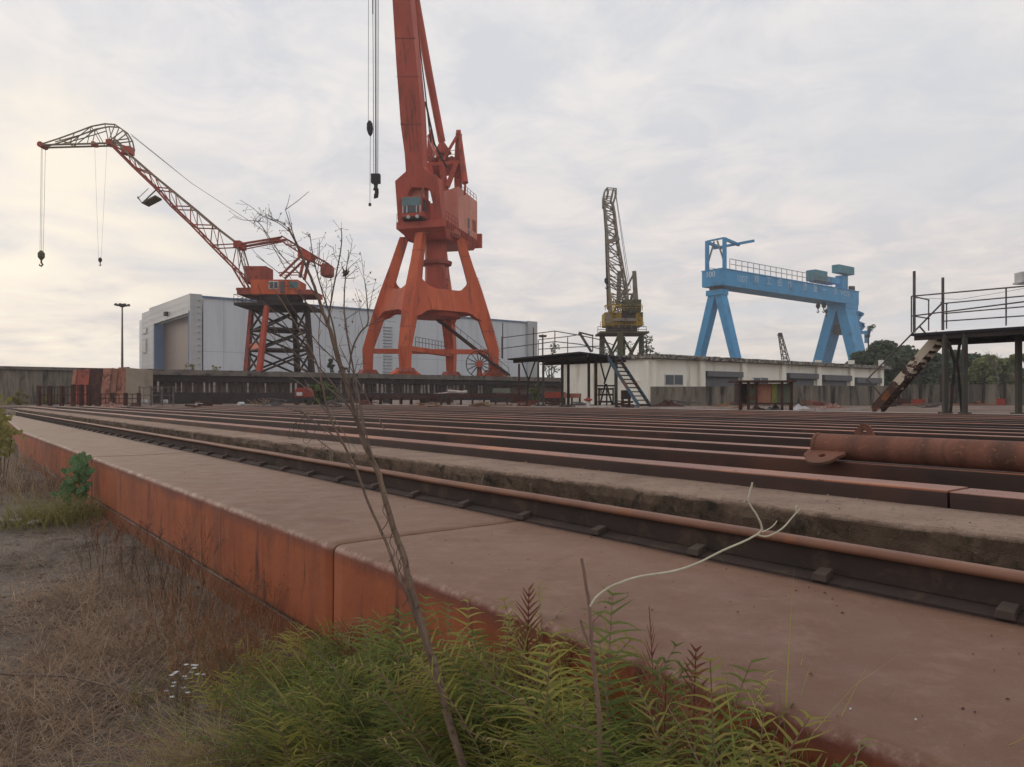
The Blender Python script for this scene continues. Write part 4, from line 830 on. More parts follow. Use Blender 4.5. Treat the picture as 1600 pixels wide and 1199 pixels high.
# right rigid leg
ra = g1 - 9.5; rb = g1 - .3; zr = PP(1320, 482, ra)[2]
gleg(ra, rb, G0 + .1, G1 - .1, G0 + .1, G1 - .1, zr, gz0 - .01, 'leg_head')
gleg(ra, rb - 2, tP(1352, ra), tP(1337, ra), G0 + .2, G0 + 3.9, 4.35, zr - .01)
gleg(ra, rb - 2, tP(1272, ra), tP(1258, ra), G1 - 3.8, G1 + .1, 4.35, zr - .01)
gleg(ra + 1, rb - 3, tP(1328, ra), tP(1300, ra), tP(1326, ra), tP(1301, ra), PP(1310, 522, ra)[2], PP(1310, 507, ra)[2], 'leg_tie', 'dark_steel')
mb = MB(); q = W(rb, G0 - .2, 0)
for x0, y0, x1, y1 in ((1337, 487, 1349, 492), (1336, 492, 1345, 492), (1345, 492, 1338, 503), (1338, 503, 1350, 508), (1336, 509, 1350, 509), (1350, 509, 1340, 521), (1336, 521, 1357, 519), (1352, 519, 1353, 536), (1359, 512, 1353, 536)): mb.bar(PY(x0, y0, 288), PY(x1, y1, 288), .8, 1.2)
mb.build('stair_tower', M['gantry_blue'], gc)
def gb(x0, y0, x1, y1, t0, t1, name, mt):
    a, b_ = pof(PT(x0, 0, t0)), pof(PT(x1, 0, t0)); return MB().ptbox(a, b_, t0, t1, PT(x1, y1, t0)[2], PT(x0, y0, t0)[2]).build(name, M[mt], gc)
gb(1274, 421, 1293, 441, 143.4, 147, 'trolley_house', 'gantry_teal'); gb(1283, 430, 1312, 444, 144.4, 149, 'trolley_frame', 'gantry_blue')
gb(1311, 413, 1335, 430, 143.6, 146.4, 'service_crane_house', 'gantry_teal'); gb(1317, 430, 1325, 453, 145, 148, 'service_crane_post', 'gantry_blue')
mb = MB().railing([W(g0 + 4, G0, gz1 + .3), W(g1 - 20, G0, gz1 + .3)], 3.2, 2, 3.2, .11); mb.railing([W(g0 + 4, G1, gz1 + .3), W(g1 - 20, G1, gz1 + .3)], 1.4, 2, 4, .08); mb.build('girder_railing', M['boom_grey'], gc)
for x in (1333, 1329): gb(x, 447, x + 3, 454, 143.2, 144, 'rail_stop', 'dark_steel')
mb = MB(); pz_ = PT(1132, 371, 143)[2]
for tt in (G0 + .5, G1 - .5): mb.bar(W(g0 + 2, tt, gz1 + .3), W(g0 + 2, tt, pz_), 1.3, 1.2); mb.bar(W(g0 + 2, tt, pz_ - .3), W(g0 + 9.5, tt, pz_ - 1.3), .8, .8)
mb.bar(W(g0 + 2, G0 + .5, pz_), W(g0 + 2, G1 - .5, pz_), .5); mb.bar(W(g0 + 8, G0 - 6, pz_ - 1.2), W(g0 + 8, G1 + 1.5, pz_ - 1.2), .7, .7); mb.build('maintenance_hoist_frame', M['gantry_blue'], gc)
mb = MB(); mb.bar(W(g0 + 2, G0 + .5, gz1 + 2), W(g0 + 2, G0 + 3.2, pz_ - .5), .4); mb.bar(W(g0 + 2, G1 - .5, gz1 + 2), W(g0 + 2, G1 - 3.2, pz_ - .5), .4); mb.build('frame_brace', M['boom_grey'], gc)
hk = lambda x, y: PT(x, y, 147)
mb = MB(); [mb.tube([hk(x, 450), hk(x, y)], .1, 4) for x, y in ((1277, 476), (1279.5, 476), (1286, 474), (1289, 474), (1290.5, 486))]; mb.build('hoist_rope', M['cable'], gc)
hook('hook_block', hk(1278.2, 480), 1.5, gc, M['hook_black']); hook('hook_block', hk(1287.2, 479), 1.6, gc, M['hook_black']); hook('hook_block', hk(1291, 488), 1.2, gc, M['hook_black'])
# far crane jib above the roof
fj = thing('distant_jib', at(PY(1228, 0, 260), 4.35), 'tip of a distant slim rusty crane jib rising above the white building', 'crane jib')
A = PY(1228, 565, 260); B = PY(1219, 523, 260); MB().truss([A + V((a, b_, 0)) for a, b_ in ((-1, -1), (1, -1), (1, 1), (-1, 1))], [B + V((a * .5, b_ * .5, 0)) for a, b_ in ((-1, -1), (1, -1), (1, 1), (-1, 1))], 8, .16, .08).build('jib', M['rust_dark'], fj)
mb = MB(); mb.box(B, 1.2, 1.0, 1.2); mb.bar(B, PY(1214, 524, 260), .3); mb.build('jib_head', M['dark_steel'], fj); MB().bar(at(A, 4.35), A, 1.6).build('jib_foot', M['rust_dark'], fj)

# ------------------------------------------------------------------ white workshop
TB = 44.0; kp = pof(PT(1016, 0, TB)); ke = pof(PT(1381, 0, TB)); zr_ = PT(1016, 553.5, TB)[2]
def tK(x): q = PP(x, 0, kp); return -q[0] * VY + q[1] * VX
wb = thing('workshop_building', W((kp + ke) / 2, 50, YZ), 'long low white workshop with a mossy flat eave, pilasters and grey roller shutters', 'building')
tEnd = tK(881)
def fpx(x0, x1, y0, y1, pr, name, mt, par, dp=.05, off=.0, z0=None):   # a box on the front wall surveyed in the photo
    a, b_ = pof(PT(x0, 0, TB)), pof(PT(x1, 0, TB)); return MB().ptbox(a, b_, TB - pr - off, TB - off - .002, (PT(x0, y1, TB)[2] if z0 is None else z0), PT(x0, y0, TB)[2]).build(name, M[mt], par)
MB().ptbox(kp, ke, TB, tEnd, YZ - .1, zr_ - .55).build('wall', M['white_wall'], wb)
mb = MB(); nn = 60
for i in range(nn):
    a, b_ = kp - .35 + (ke - kp + .7) * i / nn, kp - .35 + (ke - kp + .7) * (i + 1) / nn; e = noise.noise(V((i * .8, 0, 7))) * .05
    mb.ptbox(a, b_, TB - .7, tEnd + .4, zr_ - .36 + e * .5, zr_ + e)
mb.build('roof_slab', M['eave_conc'], wb)
MB().ptbox(kp + .05, ke, TB - .05, tEnd - .05, zr_ - .548, zr_ - .39).build('eave_band', M['white_wall'], wb)
for x0, x1 in ((1017, 1021), (1090, 1098), (1156, 1163), (1218, 1224.5), (1273, 1280), (1325, 1331), (1372, 1377)): fpx(x0, x1, 563, 640, .32, 'pilaster', 'white_wall', wb, z0=YZ)
for x0, x1, y0 in ((1100, 1153, 580), (1229, 1271, 583), (1283, 1323, 586), (1334, 1370, 590)):
    s_ = fpx(x0, x1, y0 + 6, 640, .05, 'roller_shutter', 'shutter', wb, z0=YZ); fpx(x0 - .5, x1 + 2, y0, y0 + 8.5, .5, 'shutter_box', 'shutter', s_)
for x0, x1, y0, y1 in ((1038, 1067, 585, 602), (1176, 1200, 589.5, 601)):
    wn_ = fpx(x0, x1, y0, y1, .06, 'window', 'window_white', wb); xm = (x0 + x1) / 2
    fpx(x0 + 1.2, xm - .7, y0 + 1.2, y1 - 1, .02, 'pane', 'glass_dark', wn_, off=.062); fpx(xm + .7, x1 - 1.2, y0 + 1.2, y1 - 1, .02, 'pane', 'glass_dark', wn_, off=.062)
MB().ptbox(kp - .06, kp - .002, tK(1000), tK(960), 3.0, 3.15).build('end_wall_band', M['white_wall'], wb)
for i, (x, w_) in enumerate(((1016, 3), (930, 3), (884, 2))): MB().ptbox(kp - .25, kp - .003, tK(x) + .004, tK(x) + .45, YZ, zr_ - .56).build('pilaster', M['white_wall'], wb)
# concrete boundary wall in front of it
cw = thing('boundary_wall', at(PY(1200, 0, 60), YZ), 'stained grey concrete yard wall in front of the white workshop', 'wall')
xs = [1017, 1126, 1168, 1240, 1330, 1400]; zw = PY(0, 602.5, 60)[2]
for i in range(5):
    A = at(PY(xs[i], 0, 60 + (i % 2) * .12), YZ - .05); B = at(PY(xs[i + 1], 0, 60 + (i % 2) * .12), YZ - .05); h = zw - YZ + rnd.uniform(-.05, .05)
    MB().prism([A, B, B + ZZ * h, A + ZZ * h], V((0, .22, 0))).build('wall_panel', M['yard_wall'], cw)
# far right fence on posts over a low wall
ff = thing('yard_fence', at(PY(1500, 0, 62), YZ), 'long low grey fence wall with slim posts and wires below the trees at right', 'fence')
A, B = at(PY(1401, 0, 62), YZ - .05), at(PY(1760, 0, 62), YZ - .05); h = PY(0, 600, 62)[2] - YZ
MB().prism([A, B, B + ZZ * h, A + ZZ * h], V((0, .2, 0))).build('wall_panel', M['yard_wall'], ff)
mb = MB()
for x in range(1405, 1750, 33): q = at(PY(x, 0, 61.8), YZ); MB().bar(q, q + ZZ * (h + .75), .14).build('post', M['dark_steel'], ff)
for z in (.25, .7): mb.tube([A + ZZ * (h + z) - V((0, .2, 0)), B + ZZ * (h + z) - V((0, .2, 0))], .025, 4)
mb.build('wire', M['dark_steel'], ff)

# ------------------------------------------------------------------ raised platforms (shelters) with railings and stairs
DZ = 4.15
s1 = thing('raised_platform', at(PY(1530, 0, 30), YZ), 'raised dark steel platform on green posts with pipe railings, near the right edge', 'platform')
dk = MB(); dk.prism([W(31.0, 3, DZ), W(31.0, 13.8, DZ), W(34.4, 13.8, DZ), W(34.4, 3, DZ)], -ZZ * .10); dk.build('deck', M['deck_under'], s1)
mb = MB(); mb.ptbox(31.06, 31.2, 3, 13.7, DZ - .28, DZ - .101); mb.ptbox(34.1, 34.3, 3, 13.7, DZ - .34, DZ - .101); mb.build('deck_beam', M['dark_steel'], s1)
def post(x, y, r, root, z1, mt='post_green', Yb=None):
    Y = Yb or F * (CZ - YZ) / (y - 621); q = at(PY(x, 0, Y), YZ); mb = MB().bar(q, at(q, z1), r, r, up=V((0, 1, 0))); mb.box(q + ZZ * .05, r * 2.2, r * 2.2, .1); return mb.build('post', M[mt], root)
for x, y, w_ in ((1477, 648, .17), (1507.5, 648.5, .15), (1591.5, 649, .17), (1650, 650, .2)): post(x, y, w_, s1, DZ - .101)
mb = MB(); Yb = 28.9
for a, b_ in (((1482, 535), (1494, 572)), ((1500, 535), (1494, 572)), ((1492, 568), (1485, 645)), ((1496, 568), (1503, 645))): mb.bar(PY(*a, Yb), PY(*b_, Yb), .09)
mb.build('v_brace', M['dark_steel'], s1)
mb = MB(); r = .028
for (x0, y0, x1, y1, Y0, Y1) in ((1425, 463, 1640, 444, 30, 25.4), (1425, 494, 1640, 466.5, 30, 25.4), (1425, 463, 1452, 469, 30, 31.5), (1427, 494, 1452, 498, 30, 31.5), (1478, 474, 1640, 459, 32, 28), (1476, 490, 1640, 476, 32, 28), (1476, 502, 1640, 491, 32, 28), (1470, 473, 1480, 475, 30.5, 32)): mb.tube([PY(x0, y0, Y0), PY(x1, y1, Y1)], r, 5)
for x, y0, y1, Y in ((1424, 463, 520, 30), (1451, 469, 517, 31.5), (1479, 474, 514, 32), (1572, 449, 509, 27)): mb.tube([PY(x, y0, Y), PY(x, y1, Y)], r, 5)
mb.build('pipe_railing', M['tube_grey'], s1)
for x, y0, y1, Y in ((1428.5, 424, 520, 29.9), (1473.2, 434, 516, 30.4)): MB().tube([PY(x, y0, Y), PY(x, y1, Y)], .055, 8).build('mast_pole', M['tube_grey'], s1)
MB().tube([PY(1424, 466, 30), PY(1500, 468, 29), PY(1560, 458, 28), PY(1640, 444, 26)], .008, 3).build('loose_wire', M['cable'], s1)
lb_ = MB().box(PY(1603, 434, 26.5), .55, .4, .36); lb_.box(PY(1602, 443, 26.5), .7, .3, .06); lb_.bar(PY(1606, 443, 26.5), PY(1606, 452, 26.5), .08); lb_.build('flood_lamp', M['window_white'], s1)
def stair(A, B, w_, n, root, mts, hd=.32, tread=.28, thick=.035, namep='stringer'):
    A, B = V(A), V(B); d = (B - A); hz_ = V((d[0], d[1], 0)).normalized(); sd_ = V((-hz_[1], hz_[0], 0))
    for i, s in enumerate((-1, 1)):
        o_ = sd_ * s * w_ / 2; MB().prism([A + o_ + ZZ * hd / 2, B + o_ + ZZ * hd / 2, B + o_ - ZZ * hd / 2, A + o_ - ZZ * hd / 2], sd_ * .03 * s).build('stringer', M[mts[i]], root)
    for k in range(n):
        q = A.lerp(B, (k + .5) / n); MB().box(q, tread, w_ - .02, thick, hz_, sd_).build('tread', M[mts[2]], root)
    return sd_
sA, sB_ = PY(1470, 527, 30.9), at(PY(1370, 0, 33.0), YZ + .1)
st = thing('steel_stair', at(sB_, YZ), 'steep rusty steel stair with flaking pale paint up to the right hand platform', 'stairs')
sd_ = stair(sA, sB_, .75, 13, st, ('flaked', 'flaked', 'stair_rust'), .5, .32, .09)
mb = MB(); o_ = sd_ * -.42
P_a, P_b = PY(1472, 474, 30.7), PY(1352, 596, 33.0); mb.tube([P_a, P_b], .035, 6)
for f in (.28, .62, .97): q = P_a.lerp(P_b, f); mb.tube([q, q + V((.55, 0, -.9)) + V((.1, -.2, 0))], .035, 6)
mb.build('handrail', M['tube_grey'], st)
# left platform
s2 = thing('raised_platform', at(PY(880, 0, 50), YZ), 'raised platform with a bent dark deck and curved railings before the white workshop', 'platform')
zz = 1.6 + 2.72
def D2(x, y, Y): return PY(x, y, Y)
cA, cB, cC, cD = PY(793, 560.5, 53), PY(906, 549.5, 47.2), PY(985, 559.5, 49.5), PY(856, 565, 56.5)
MB().prism([cA, cB, cC, cD], -ZZ * .1).build('deck', M['deck_under'], s2)
mb = MB(); mb.bar(cA.lerp(cD, .15) - ZZ * .2, cB.lerp(cC, .15) - ZZ * .2, .15, .2); mb.bar(cD.lerp(cA, .1) - ZZ * .22, cC.lerp(cB, .1) - ZZ * .22, .15, .2); mb.build('deck_beam', M['dark_steel'], s2)
for x, y, r, mt in ((811, 634.5, .16, 'rust_dark'), (841, 634.5, .16, 'post_green'), (849, 634.5, .16, 'post_green'), (878.5, 636, .19, 'post_green'), (888, 636, .18, 'dark_steel'), (920, 637, .17, 'dark_steel'), (931, 637, .19, 'rust_dark'), (962.5, 637, .2, 'post_green')): post(x, y, r, s2, zz - .12 + (.12 if 840 < x < 925 else 0.0), mt)
mb = MB(); Yb = 52
for a, b_, Y in (((815, 565), (826, 594), 52), ((836, 565), (826, 594), 52), ((826, 592), (823, 632), 52), ((937, 562), (946, 597), 49), ((957, 562), (944, 600), 49), ((946, 600), (937, 634), 49), ((947, 600), (957, 634), 49), ((932, 603), (963, 603), 49)): mb.bar(PY(*a, Y), PY(*b_, Y), .1)
mb.build('v_brace', M['dark_steel'], s2)
mb = MB()
for ln in ([(785, 528, 53), (867, 517.5, 49), (905, 524, 47.5), (938, 531, 48), (960, 540, 49)], [(783, 545, 53), (867, 534, 49), (905, 538, 47.5), (937, 545, 48.5)], [(842, 531, 56), (888, 526, 53), (905, 523, 52)], [(842, 546, 56), (888, 543, 53), (936, 541, 50)]): mb.tube([PY(*q) for q in ln], .032, 5)
for x, y0, y1, Y in ((784, 526, 560, 53), (867, 518, 551, 49), (841, 531, 558, 56), (887, 527, 553, 53), (926, 523, 550, 48), (848, 522, 555, 55)): mb.tube([PY(x, y0, Y), PY(x, y1, Y)], .034, 5)
mb.bar(PY(905, 519.5, 47.3), PY(924, 550, 47.6), .13); mb.bar(PY(905, 519.5, 47.3), PY(927, 525, 47.6), .09); mb.build('pipe_railing', M['tube_grey'], s2)
for x, y0, y1, Y in ((785.5, 505, 561, 53.2), (833.5, 512, 556, 50.5)): MB().tube([PY(x, y0, Y), PY(x, y1, Y)], .035, 5).build('mast_pole', M['rust_dark'], s2)
st2 = thing('steel_stair', at(PY(1008, 0, 47), YZ), 'open steel stair with faded blue stringers leaning down from the left hand platform', 'stairs')
stair(PY(958, 559, 48.3), at(PY(1008, 0, 46.0), YZ + .1), .95, 12, st2, ('stair_blue', 'stair_blue', 'dark_steel'), .36, .3, .07)

# ------------------------------------------------------------------ yard clutter
def gY(y): return F * (CZ - YZ) / (y - 621)
def plat(x0, y0, x1, y1, yb, dep, nm, mt, label, cat, legs_=0, bev=0.0, group=None):
    """a box (with legs) that stands on the yard at photo row yb"""
    Y = gY(yb); A, B = PY(x0, y0, Y), PY(x1, y1, Y)
    root = thing(nm, at((A + B) / 2 + V((0, dep / 2, 0)), YZ), label, cat, group)
    MB().box(((A[0] + B[0]) / 2, Y + dep / 2, (A[2] + B[2]) / 2), B[0] - A[0], dep, A[2] - B[2]).build('body', M[mt], root, bevel=bev)
    if legs_:
        for x in [A[0] + .08 + (B[0] - A[0] - .16) * k / (legs_ - 1) for k in range(legs_)]:
            for yy in (Y + .1, Y + dep - .1): MB().bar(V((x, yy, YZ)), V((x, yy, B[2])), .11).build('leg', M['rust_dark'], root)
    return root
# switch hut on legs, its front open with coloured cabinets
Yh = gY(642.5); hut = thing('cabinet_shelter', at(PY(1196, 0, Yh + .6), YZ), 'rusty steel shelter on legs holding green and yellow cabinets', 'shelter')
A, B = PY(1153, 596, Yh), PY(1240, 631, Yh)
MB().box(((A[0] + B[0]) / 2, Yh + .7, A[2]), B[0] - A[0] + .15, 1.7, .09).build('roof', M['rust_dark'], hut)
MB().box(((A[0] + B[0]) / 2, Yh + .7, B[2]), B[0] - A[0], 1.4, .08).build('floor', M['rust_dark'], hut)
for x, w_ in ((1156, .12), (1169.5, .13), (1182.5, .1), (1222, .12), (1237, .12)): q = PY(x, 0, Yh + .05); MB().bar(at(q, YZ), at(q, A[2]), w_).build('post', M['rust_dark'], hut)
for x in (1158, 1235): q = PY(x, 0, Yh + 1.35); MB().bar(at(q, YZ), at(q, A[2]), .12).build('post', M['rust_dark'], hut)
for x0, x1, mt, nm in ((1155, 1168, 'dark_steel', 'side_panel'), (1170.5, 1181, 'green_paint', 'cabinet'), (1184, 1205, 'panel_rust', 'cabinet'), (1206, 1215, 'yellow_paint', 'cabinet'), (1215.2, 1222, 'green_paint', 'cabinet'), (1223.5, 1236, 'green_paint', 'cabinet')):
    P0, P1 = PY(x0, 599, Yh + .3), PY(x1, 630, Yh + .3); MB().box(((P0[0] + P1[0]) / 2, Yh + .7, (P0[2] + P1[2]) / 2), P1[0] - P0[0], .7, P0[2] - P1[2] - .02).build(nm, M[mt], hut)
plat(1290, 609, 1301, 628, 631, .5, 'control_cabinet', 'yellow_paint', 'small yellow green cabinet in front of the stained yard wall', 'cabinet', 2)
plat(1262, 609, 1285, 629, 631.5, .8, 'control_cabinet', 'dark_steel', 'dark open steel cabinet left of the yellow green cabinet', 'cabinet', 3)
plat(1430, 624, 1446, 631, 634, .5, 'steel_crate', 'red_paint', 'small red steel crate under the right hand platform near the fence', 'crate', 2)
plat(1562, 623, 1571, 633, 635, .4, 'steel_crate', 'red_paint', 'small faded red steel crate farthest right near the fence', 'crate')
plat(880, 615, 908, 622, 634, .6, 'steel_trestle', 'panel_rust', 'rusty box beam on trestle legs below the left hand platform', 'trestle', 3)
plat(852, 613, 884, 622, 632, 1.2, 'flatbed_trolley', 'red_paint', 'low faded red flatbed trolley behind the left hand platform posts', 'trolley', 4)
plat(972, 610, 986, 624, 636, .6, 'steel_table', 'dark_steel', 'small dark steel table beside the foot of the blue stair', 'table', 2)
plat(1033, 620, 1042, 628, 633, .5, 'steel_crate', 'rust_dark', 'dark rusty crate on the path before the window of the white workshop', 'crate')
plat(1408, 623, 1422, 632, 634.5, .6, 'steel_crate', 'rust_dark', 'dark crate right of the steep rusty stair', 'crate')
# rack with cream tank under the left platform
rk = thing('steel_rack', at(PY(948, 0, 48.5), YZ), 'small steel rack with a cream tank under the left hand platform', 'rack')
mb = MB()
for x in (936, 948, 958): mb.bar(at(PY(x, 0, 48.2), YZ), PY(x, 606, 48.2), .09)
for y in (608, 617, 628): mb.bar(PY(934, y, 48.2), PY(959, y, 48.2), .09, .12)
mb.build('frame', M['dark_steel'], rk); MB().tube([PY(937.5, 616, 48.5), PY(937.5, 609, 48.5)], .14, 12).build('tank', M['conc_pale'], rk)
hyd = thing('hydrant', at(PY(919, 0, gY(638)), YZ), 'white bollard with a red cap standing at the edge of the steel beams', 'hydrant')
q = at(PY(919, 0, gY(638)), YZ); MB().tube([q, q + ZZ * .42], .1, 12).build('post', M['window_white'], hyd); mb = MB().tube([q + ZZ * .42, q + ZZ * .52, q + ZZ * .62, q + ZZ * .68], [.17, .19, .12, .05], 10); mb.bar(q + ZZ * .52 - V((.25, 0, 0)), q + ZZ * .52 + V((.25, 0, 0)), .1); mb.build('cap', M['red_paint'], hyd)
# heaps: crumpled sheets and rubble
def heap(cx_, cy_, rx, ry, h, nm, mt, label, cat, seed, sc=3.0):
    n, m_ = 22, 9; mb = MB(); c_ = V((cx_, cy_, YZ + .01))
    mb.v.append(tuple(c_ + ZZ * h))
    for j in range(1, m_ + 1):
        r = j / m_
        for i in range(n):
            a = 2 * math.pi * i / n; e = 1 + .35 * noise.noise(V((math.cos(a) * 1.5 + seed, math.sin(a) * 1.5, r)))
            x, y = math.cos(a) * r * rx * e, math.sin(a) * r * ry * e; z = h * (1 - r ** 1.6) * (1 + .9 * noise.fractal(V((x * sc + seed, y * sc, seed)), .7, 2, 4)); mb.v.append(tuple(c_ + V((x, y, max(0, z)))))
    mb.f = [(0, 1 + i, 1 + (i + 1) % n) for i in range(n)] + [(1 + (j - 1) * n + i, 1 + j * n + i, 1 + j * n + (i + 1) % n, 1 + (j - 1) * n + (i + 1) % n) for j in range(1, m_) for i in range(n)]
    return mb.build(nm, M[mt], label=label, cat=cat)
def hp_(x, yb, w_px, h_px, *a, **k): Y = gY(yb); q = PY(x, 0, Y); return heap(q[0], q[1] + .4, w_px / 2 * Y / F, .6, h_px * Y / F, *a, **k)
hp_(1213, 642, 30, 7, 'tarpaulin', 'white_cloth', 'crumpled pale tarpaulin under the cabinet shelter', 'tarpaulin', 3)
hp_(1255, 641, 34, 6, 'tarpaulin', 'white_cloth', 'crumpled pale tarpaulin right of the cabinet shelter', 'tarpaulin', 8)
hp_(1188, 642, 26, 6, 'rubble_heap', 'rubble', 'small reddish rubble heap between the legs of the cabinet shelter', 'rubble', 5)
hp_(1108, 640, 34, 5, 'rubble_heap', 'rubble', 'low pinkish rubble heap before the stained yard wall, left of the cabinet shelter', 'rubble', 11)
hp_(1305, 640, 50, 7, 'rubble_heap', 'rubble', 'low rubble heap with scrap between the cabinet shelter and the steep stair', 'rubble', 14)
hp_(1045, 637, 60, 8, 'scrap_heap', 'rust_dark', 'dark heap of scrap steel at the foot of the blue stair', 'scrap', 17, sc=5)
# scattered long scraps
for i, (x0, x1, yb, mt, lab) in enumerate(((1000, 1130, 641, 'conc_pale', 'thin pale batten lying on the path by the rubble heap'), (900, 960, 638.5, 'conc_pale', 'short pale board lying by the red capped bollard'), (1250, 1345, 645, 'conc_pale', 'long pale batten lying before the tarpaulin'), (760, 800, 636, 'wood', 'wooden plank lying at the edge of the beams near the quay'), (1410, 1560, 634.5, 'rust_top', 'long rusty girder lying before the fence at right'))):
    Y = gY(yb); a, b_ = at(PY(x0, 0, Y), YZ + .12), at(PY(x1, 0, Y + .5), YZ + .12); MB().bar(a, b_, .22, .1).build('plank' if 'girder' not in lab else 'steel_girder', M[mt], label=lab, cat='plank' if 'girder' not in lab else 'girder')
# steel racks and scrap in front of the quay
for i, (x0, x1, y0, y1, yb, mt, n_l, lab) in enumerate(((700, 812, 616, 621, 633, 'rust_dark', 7, 'long rusty steel rack in front of the quay under the portal crane'), (560, 690, 618, 623, 633, 'rust_dark', 9, 'long low rusty trestle in front of the quay left of the steel rack'), (770, 797, 607, 614, 632.5, 'green_paint', 0, 'pale green steel box lying on the rusty rack'), (798, 826, 618, 630, 633.5, 'rust_dark', 0, 'brown steel bin beside the left hand platform'), (640, 700, 615, 617.5, 632.5, 'dark_steel', 4, 'thin dark bench in front of the quay near the trestle'))):
    plat(x0, y0, x1, y1, yb, 1.0, 'steel_rack' if n_l else 'steel_box', mt, lab, 'rack' if n_l else 'box', n_l)
for i, (x, yb, hh, lab) in enumerate(((590, 632, 8, 'pale stone block under the low trestle, leftmost'), (617, 632, 7, 'pale stone block under the low trestle, second from left'), (637, 632, 7, 'pale stone block under the low trestle, third from left'), (651, 632, 7, 'pale stone block under the low trestle, rightmost'), (730, 632.5, 6, 'long pale slab under the rusty steel rack'), (758, 632.5, 6, 'pale block under the right end of the steel rack'))):
    Y = gY(yb) + .7; q = PY(x, 0, Y); MB().box(at(q, YZ + .2), .9 + (i == 4) * 1.6, .5, .4).build('stone_block', M['conc_pale'], label=lab, cat='block')
mb = MB(); Y = 71; mb.tube([PY(700, 611, Y), PY(722, 613, Y), PY(730, 612, Y)], .14, 6); mb.tube([PY(676, 616, Y), PY(708, 613, Y)], .06, 5); mb.build('bent_pipe', M['conc_pale'], label='pale bent pipe lying across the top of the racks by the quay', cat='pipe')
# red compressor under the bush
cpz = thing('compressor', at(PY(474, 0, 66), YZ), 'small red wheeled compressor with legs in front of the green bush', 'compressor')
A, B = PY(460, 606, 66), PY(487, 621, 66)
MB().prism([V((A[0], 66, B[2])), V((B[0], 66, B[2])), V((B[0], 66, A[2] - .45)), V((B[0] - .3, 66, A[2])), V((A[0] + .25, 66, A[2])), V((A[0], 66, A[2] - .25))], V((0, .9, 0))).build('hood', M['red_paint'], cpz, bevel=.05)
MB().box(((A[0] + B[0]) / 2, 66.45, B[2] - .12), B[0] - A[0] + .1, .95, .22).build('chassis', M['dark_steel'], cpz)
for x in (A[0] + .2, B[0] - .2): MB().tube([V((x, 65.95, B[2] - .45)), V((x, 66.1, B[2] - .45))], .26, 12).build('wheel', M['dark_steel'], cpz)
MB().box((A[0] + .45, 65.97, A[2] - .55), .5, .04, .3).build('panel', M['window_white'], cpz)
# upright rusty plates against the left wall
for i, (x0, x1, y0, mt, dz, lab) in enumerate(((107, 113, 578, 'panel_rust', .0, 'narrow pinkish rusty plate, leftmost of the upright plates against the wall'), (113.5, 134, 577, 'old_red', -.05, 'wide dark red rusty plate with a dark top, second of the upright plates'), (134.5, 154, 575.5, 'rust_dark', 0, 'dark brown steel plate between the dark red plate and the pale striped plate'), (155, 168, 575, 'panel_rust', 0, 'pale streaked rusty plate in the middle of the upright plates'), (168.5, 178, 574.5, 'rust_top', 0, 'narrow orange brown plate left of the widest rusty plate'), (178.5, 196, 574, 'panel_rust', 0, 'wide pale orange plate beside the beige box'))):
    Y = 66.5 + (i % 3) * .15; A, B = PY(x0, y0, Y), PY(x1, 619, Y)
    MB().prism([V((A[0], Y, YZ)), V((B[0], Y, YZ)), V((B[0], Y + .7, A[2] + rnd.uniform(-.1, .1))), V((A[0], Y + .7, A[2]))], V((0, .06, 0))).build('steel_plate', M[mt], label=lab, cat='steel plate', group='upright steel plates by the left wall')
A, B = PY(196.5, 574.5, 66), PY(217, 631, 66); MB().hexa([V((A[0], 66, YZ)), V((B[0], 67, YZ)), V((B[0] - .2, 69, YZ)), V((A[0] - .2, 69, YZ))], [V((A[0], 66, A[2])), V((B[0], 67, A[2] - .15)), V((B[0] - .2, 69, A[2] - .15)), V((A[0] - .2, 69, A[2]))]).build('steel_box', M['panel_beige'], label='tall beige steel box standing at the left end of the dark quay', cat='box')
plat(33, 579.5, 45, 594, 632, 1.5, 'storage_box', 'blue_paint', 'bright blue box against the far left wall', 'box', 2)
plat(14, 581, 31, 600, 632, 1.5, 'storage_box', 'blue_paint', 'faded blue box at the far left end of the wall', 'box', 2)
plat(41, 600, 58, 612, 632, 1.2, 'storage_box', 'dark_steel', 'low dark blue grey box below the bright blue box', 'box', 2)
# rusty fences at the end of the slipway
def fence(x0, x1, y0, y1, Y, nb, nr, mt, lab, r=.06, pr=.1, hook_=False):
    root = thing('steel_fence', at(PY((x0 + x1) / 2, 0, Y), YZ), lab, 'fence', 'low steel fences at the far end of the slipway')
    z0, z1 = YZ, PY(0, y0, Y)[2]
    for k in range(4): x = PY(x0 + (x1 - x0) * k / 3, 0, Y)[0]; MB().bar(V((x, Y, z0)), V((x, Y, z1 + .1)), pr * 1.6).build('post', M[mt], root)
    mb = MB(); A, B = PY(x0, 0, Y)[0], PY(x1, 0, Y)[0]
    for k in range(nr): z = z0 + .2 + (z1 - z0 - .2) * k / (nr - 1); mb.bar(V((A, Y, z)), V((B, Y, z)), r)
    mb.build('rail', M[mt], root)
    for k in range(nb): x = A + (B - A) * (k + .5) / nb; MB().bar(V((x, Y, z0 + .2)), V((x, Y, z1)), r * .7).build('bar', M[mt], root)
fence(61, 114, 605, 633, 58, 10, 3, 'rust_dark', 'left one of the low rusty fences, with dense upright bars', .07, .14)
fence(114.5, 152, 603, 633, 58.5, 8, 3, 'rust_dark', 'middle one of the low rusty fences, before the red plates', .07, .14)
fence(155, 217, 616, 632, 60, 3, 3, 'rust_dark', 'open fence of few bars between the rusty fence and the beige box', .06, .14)
fence(218, 271, 605.5, 632, 60, 4, 3, 'tube_grey', 'pale pipe fence with a bent end post before the dark quay', .05, .06)
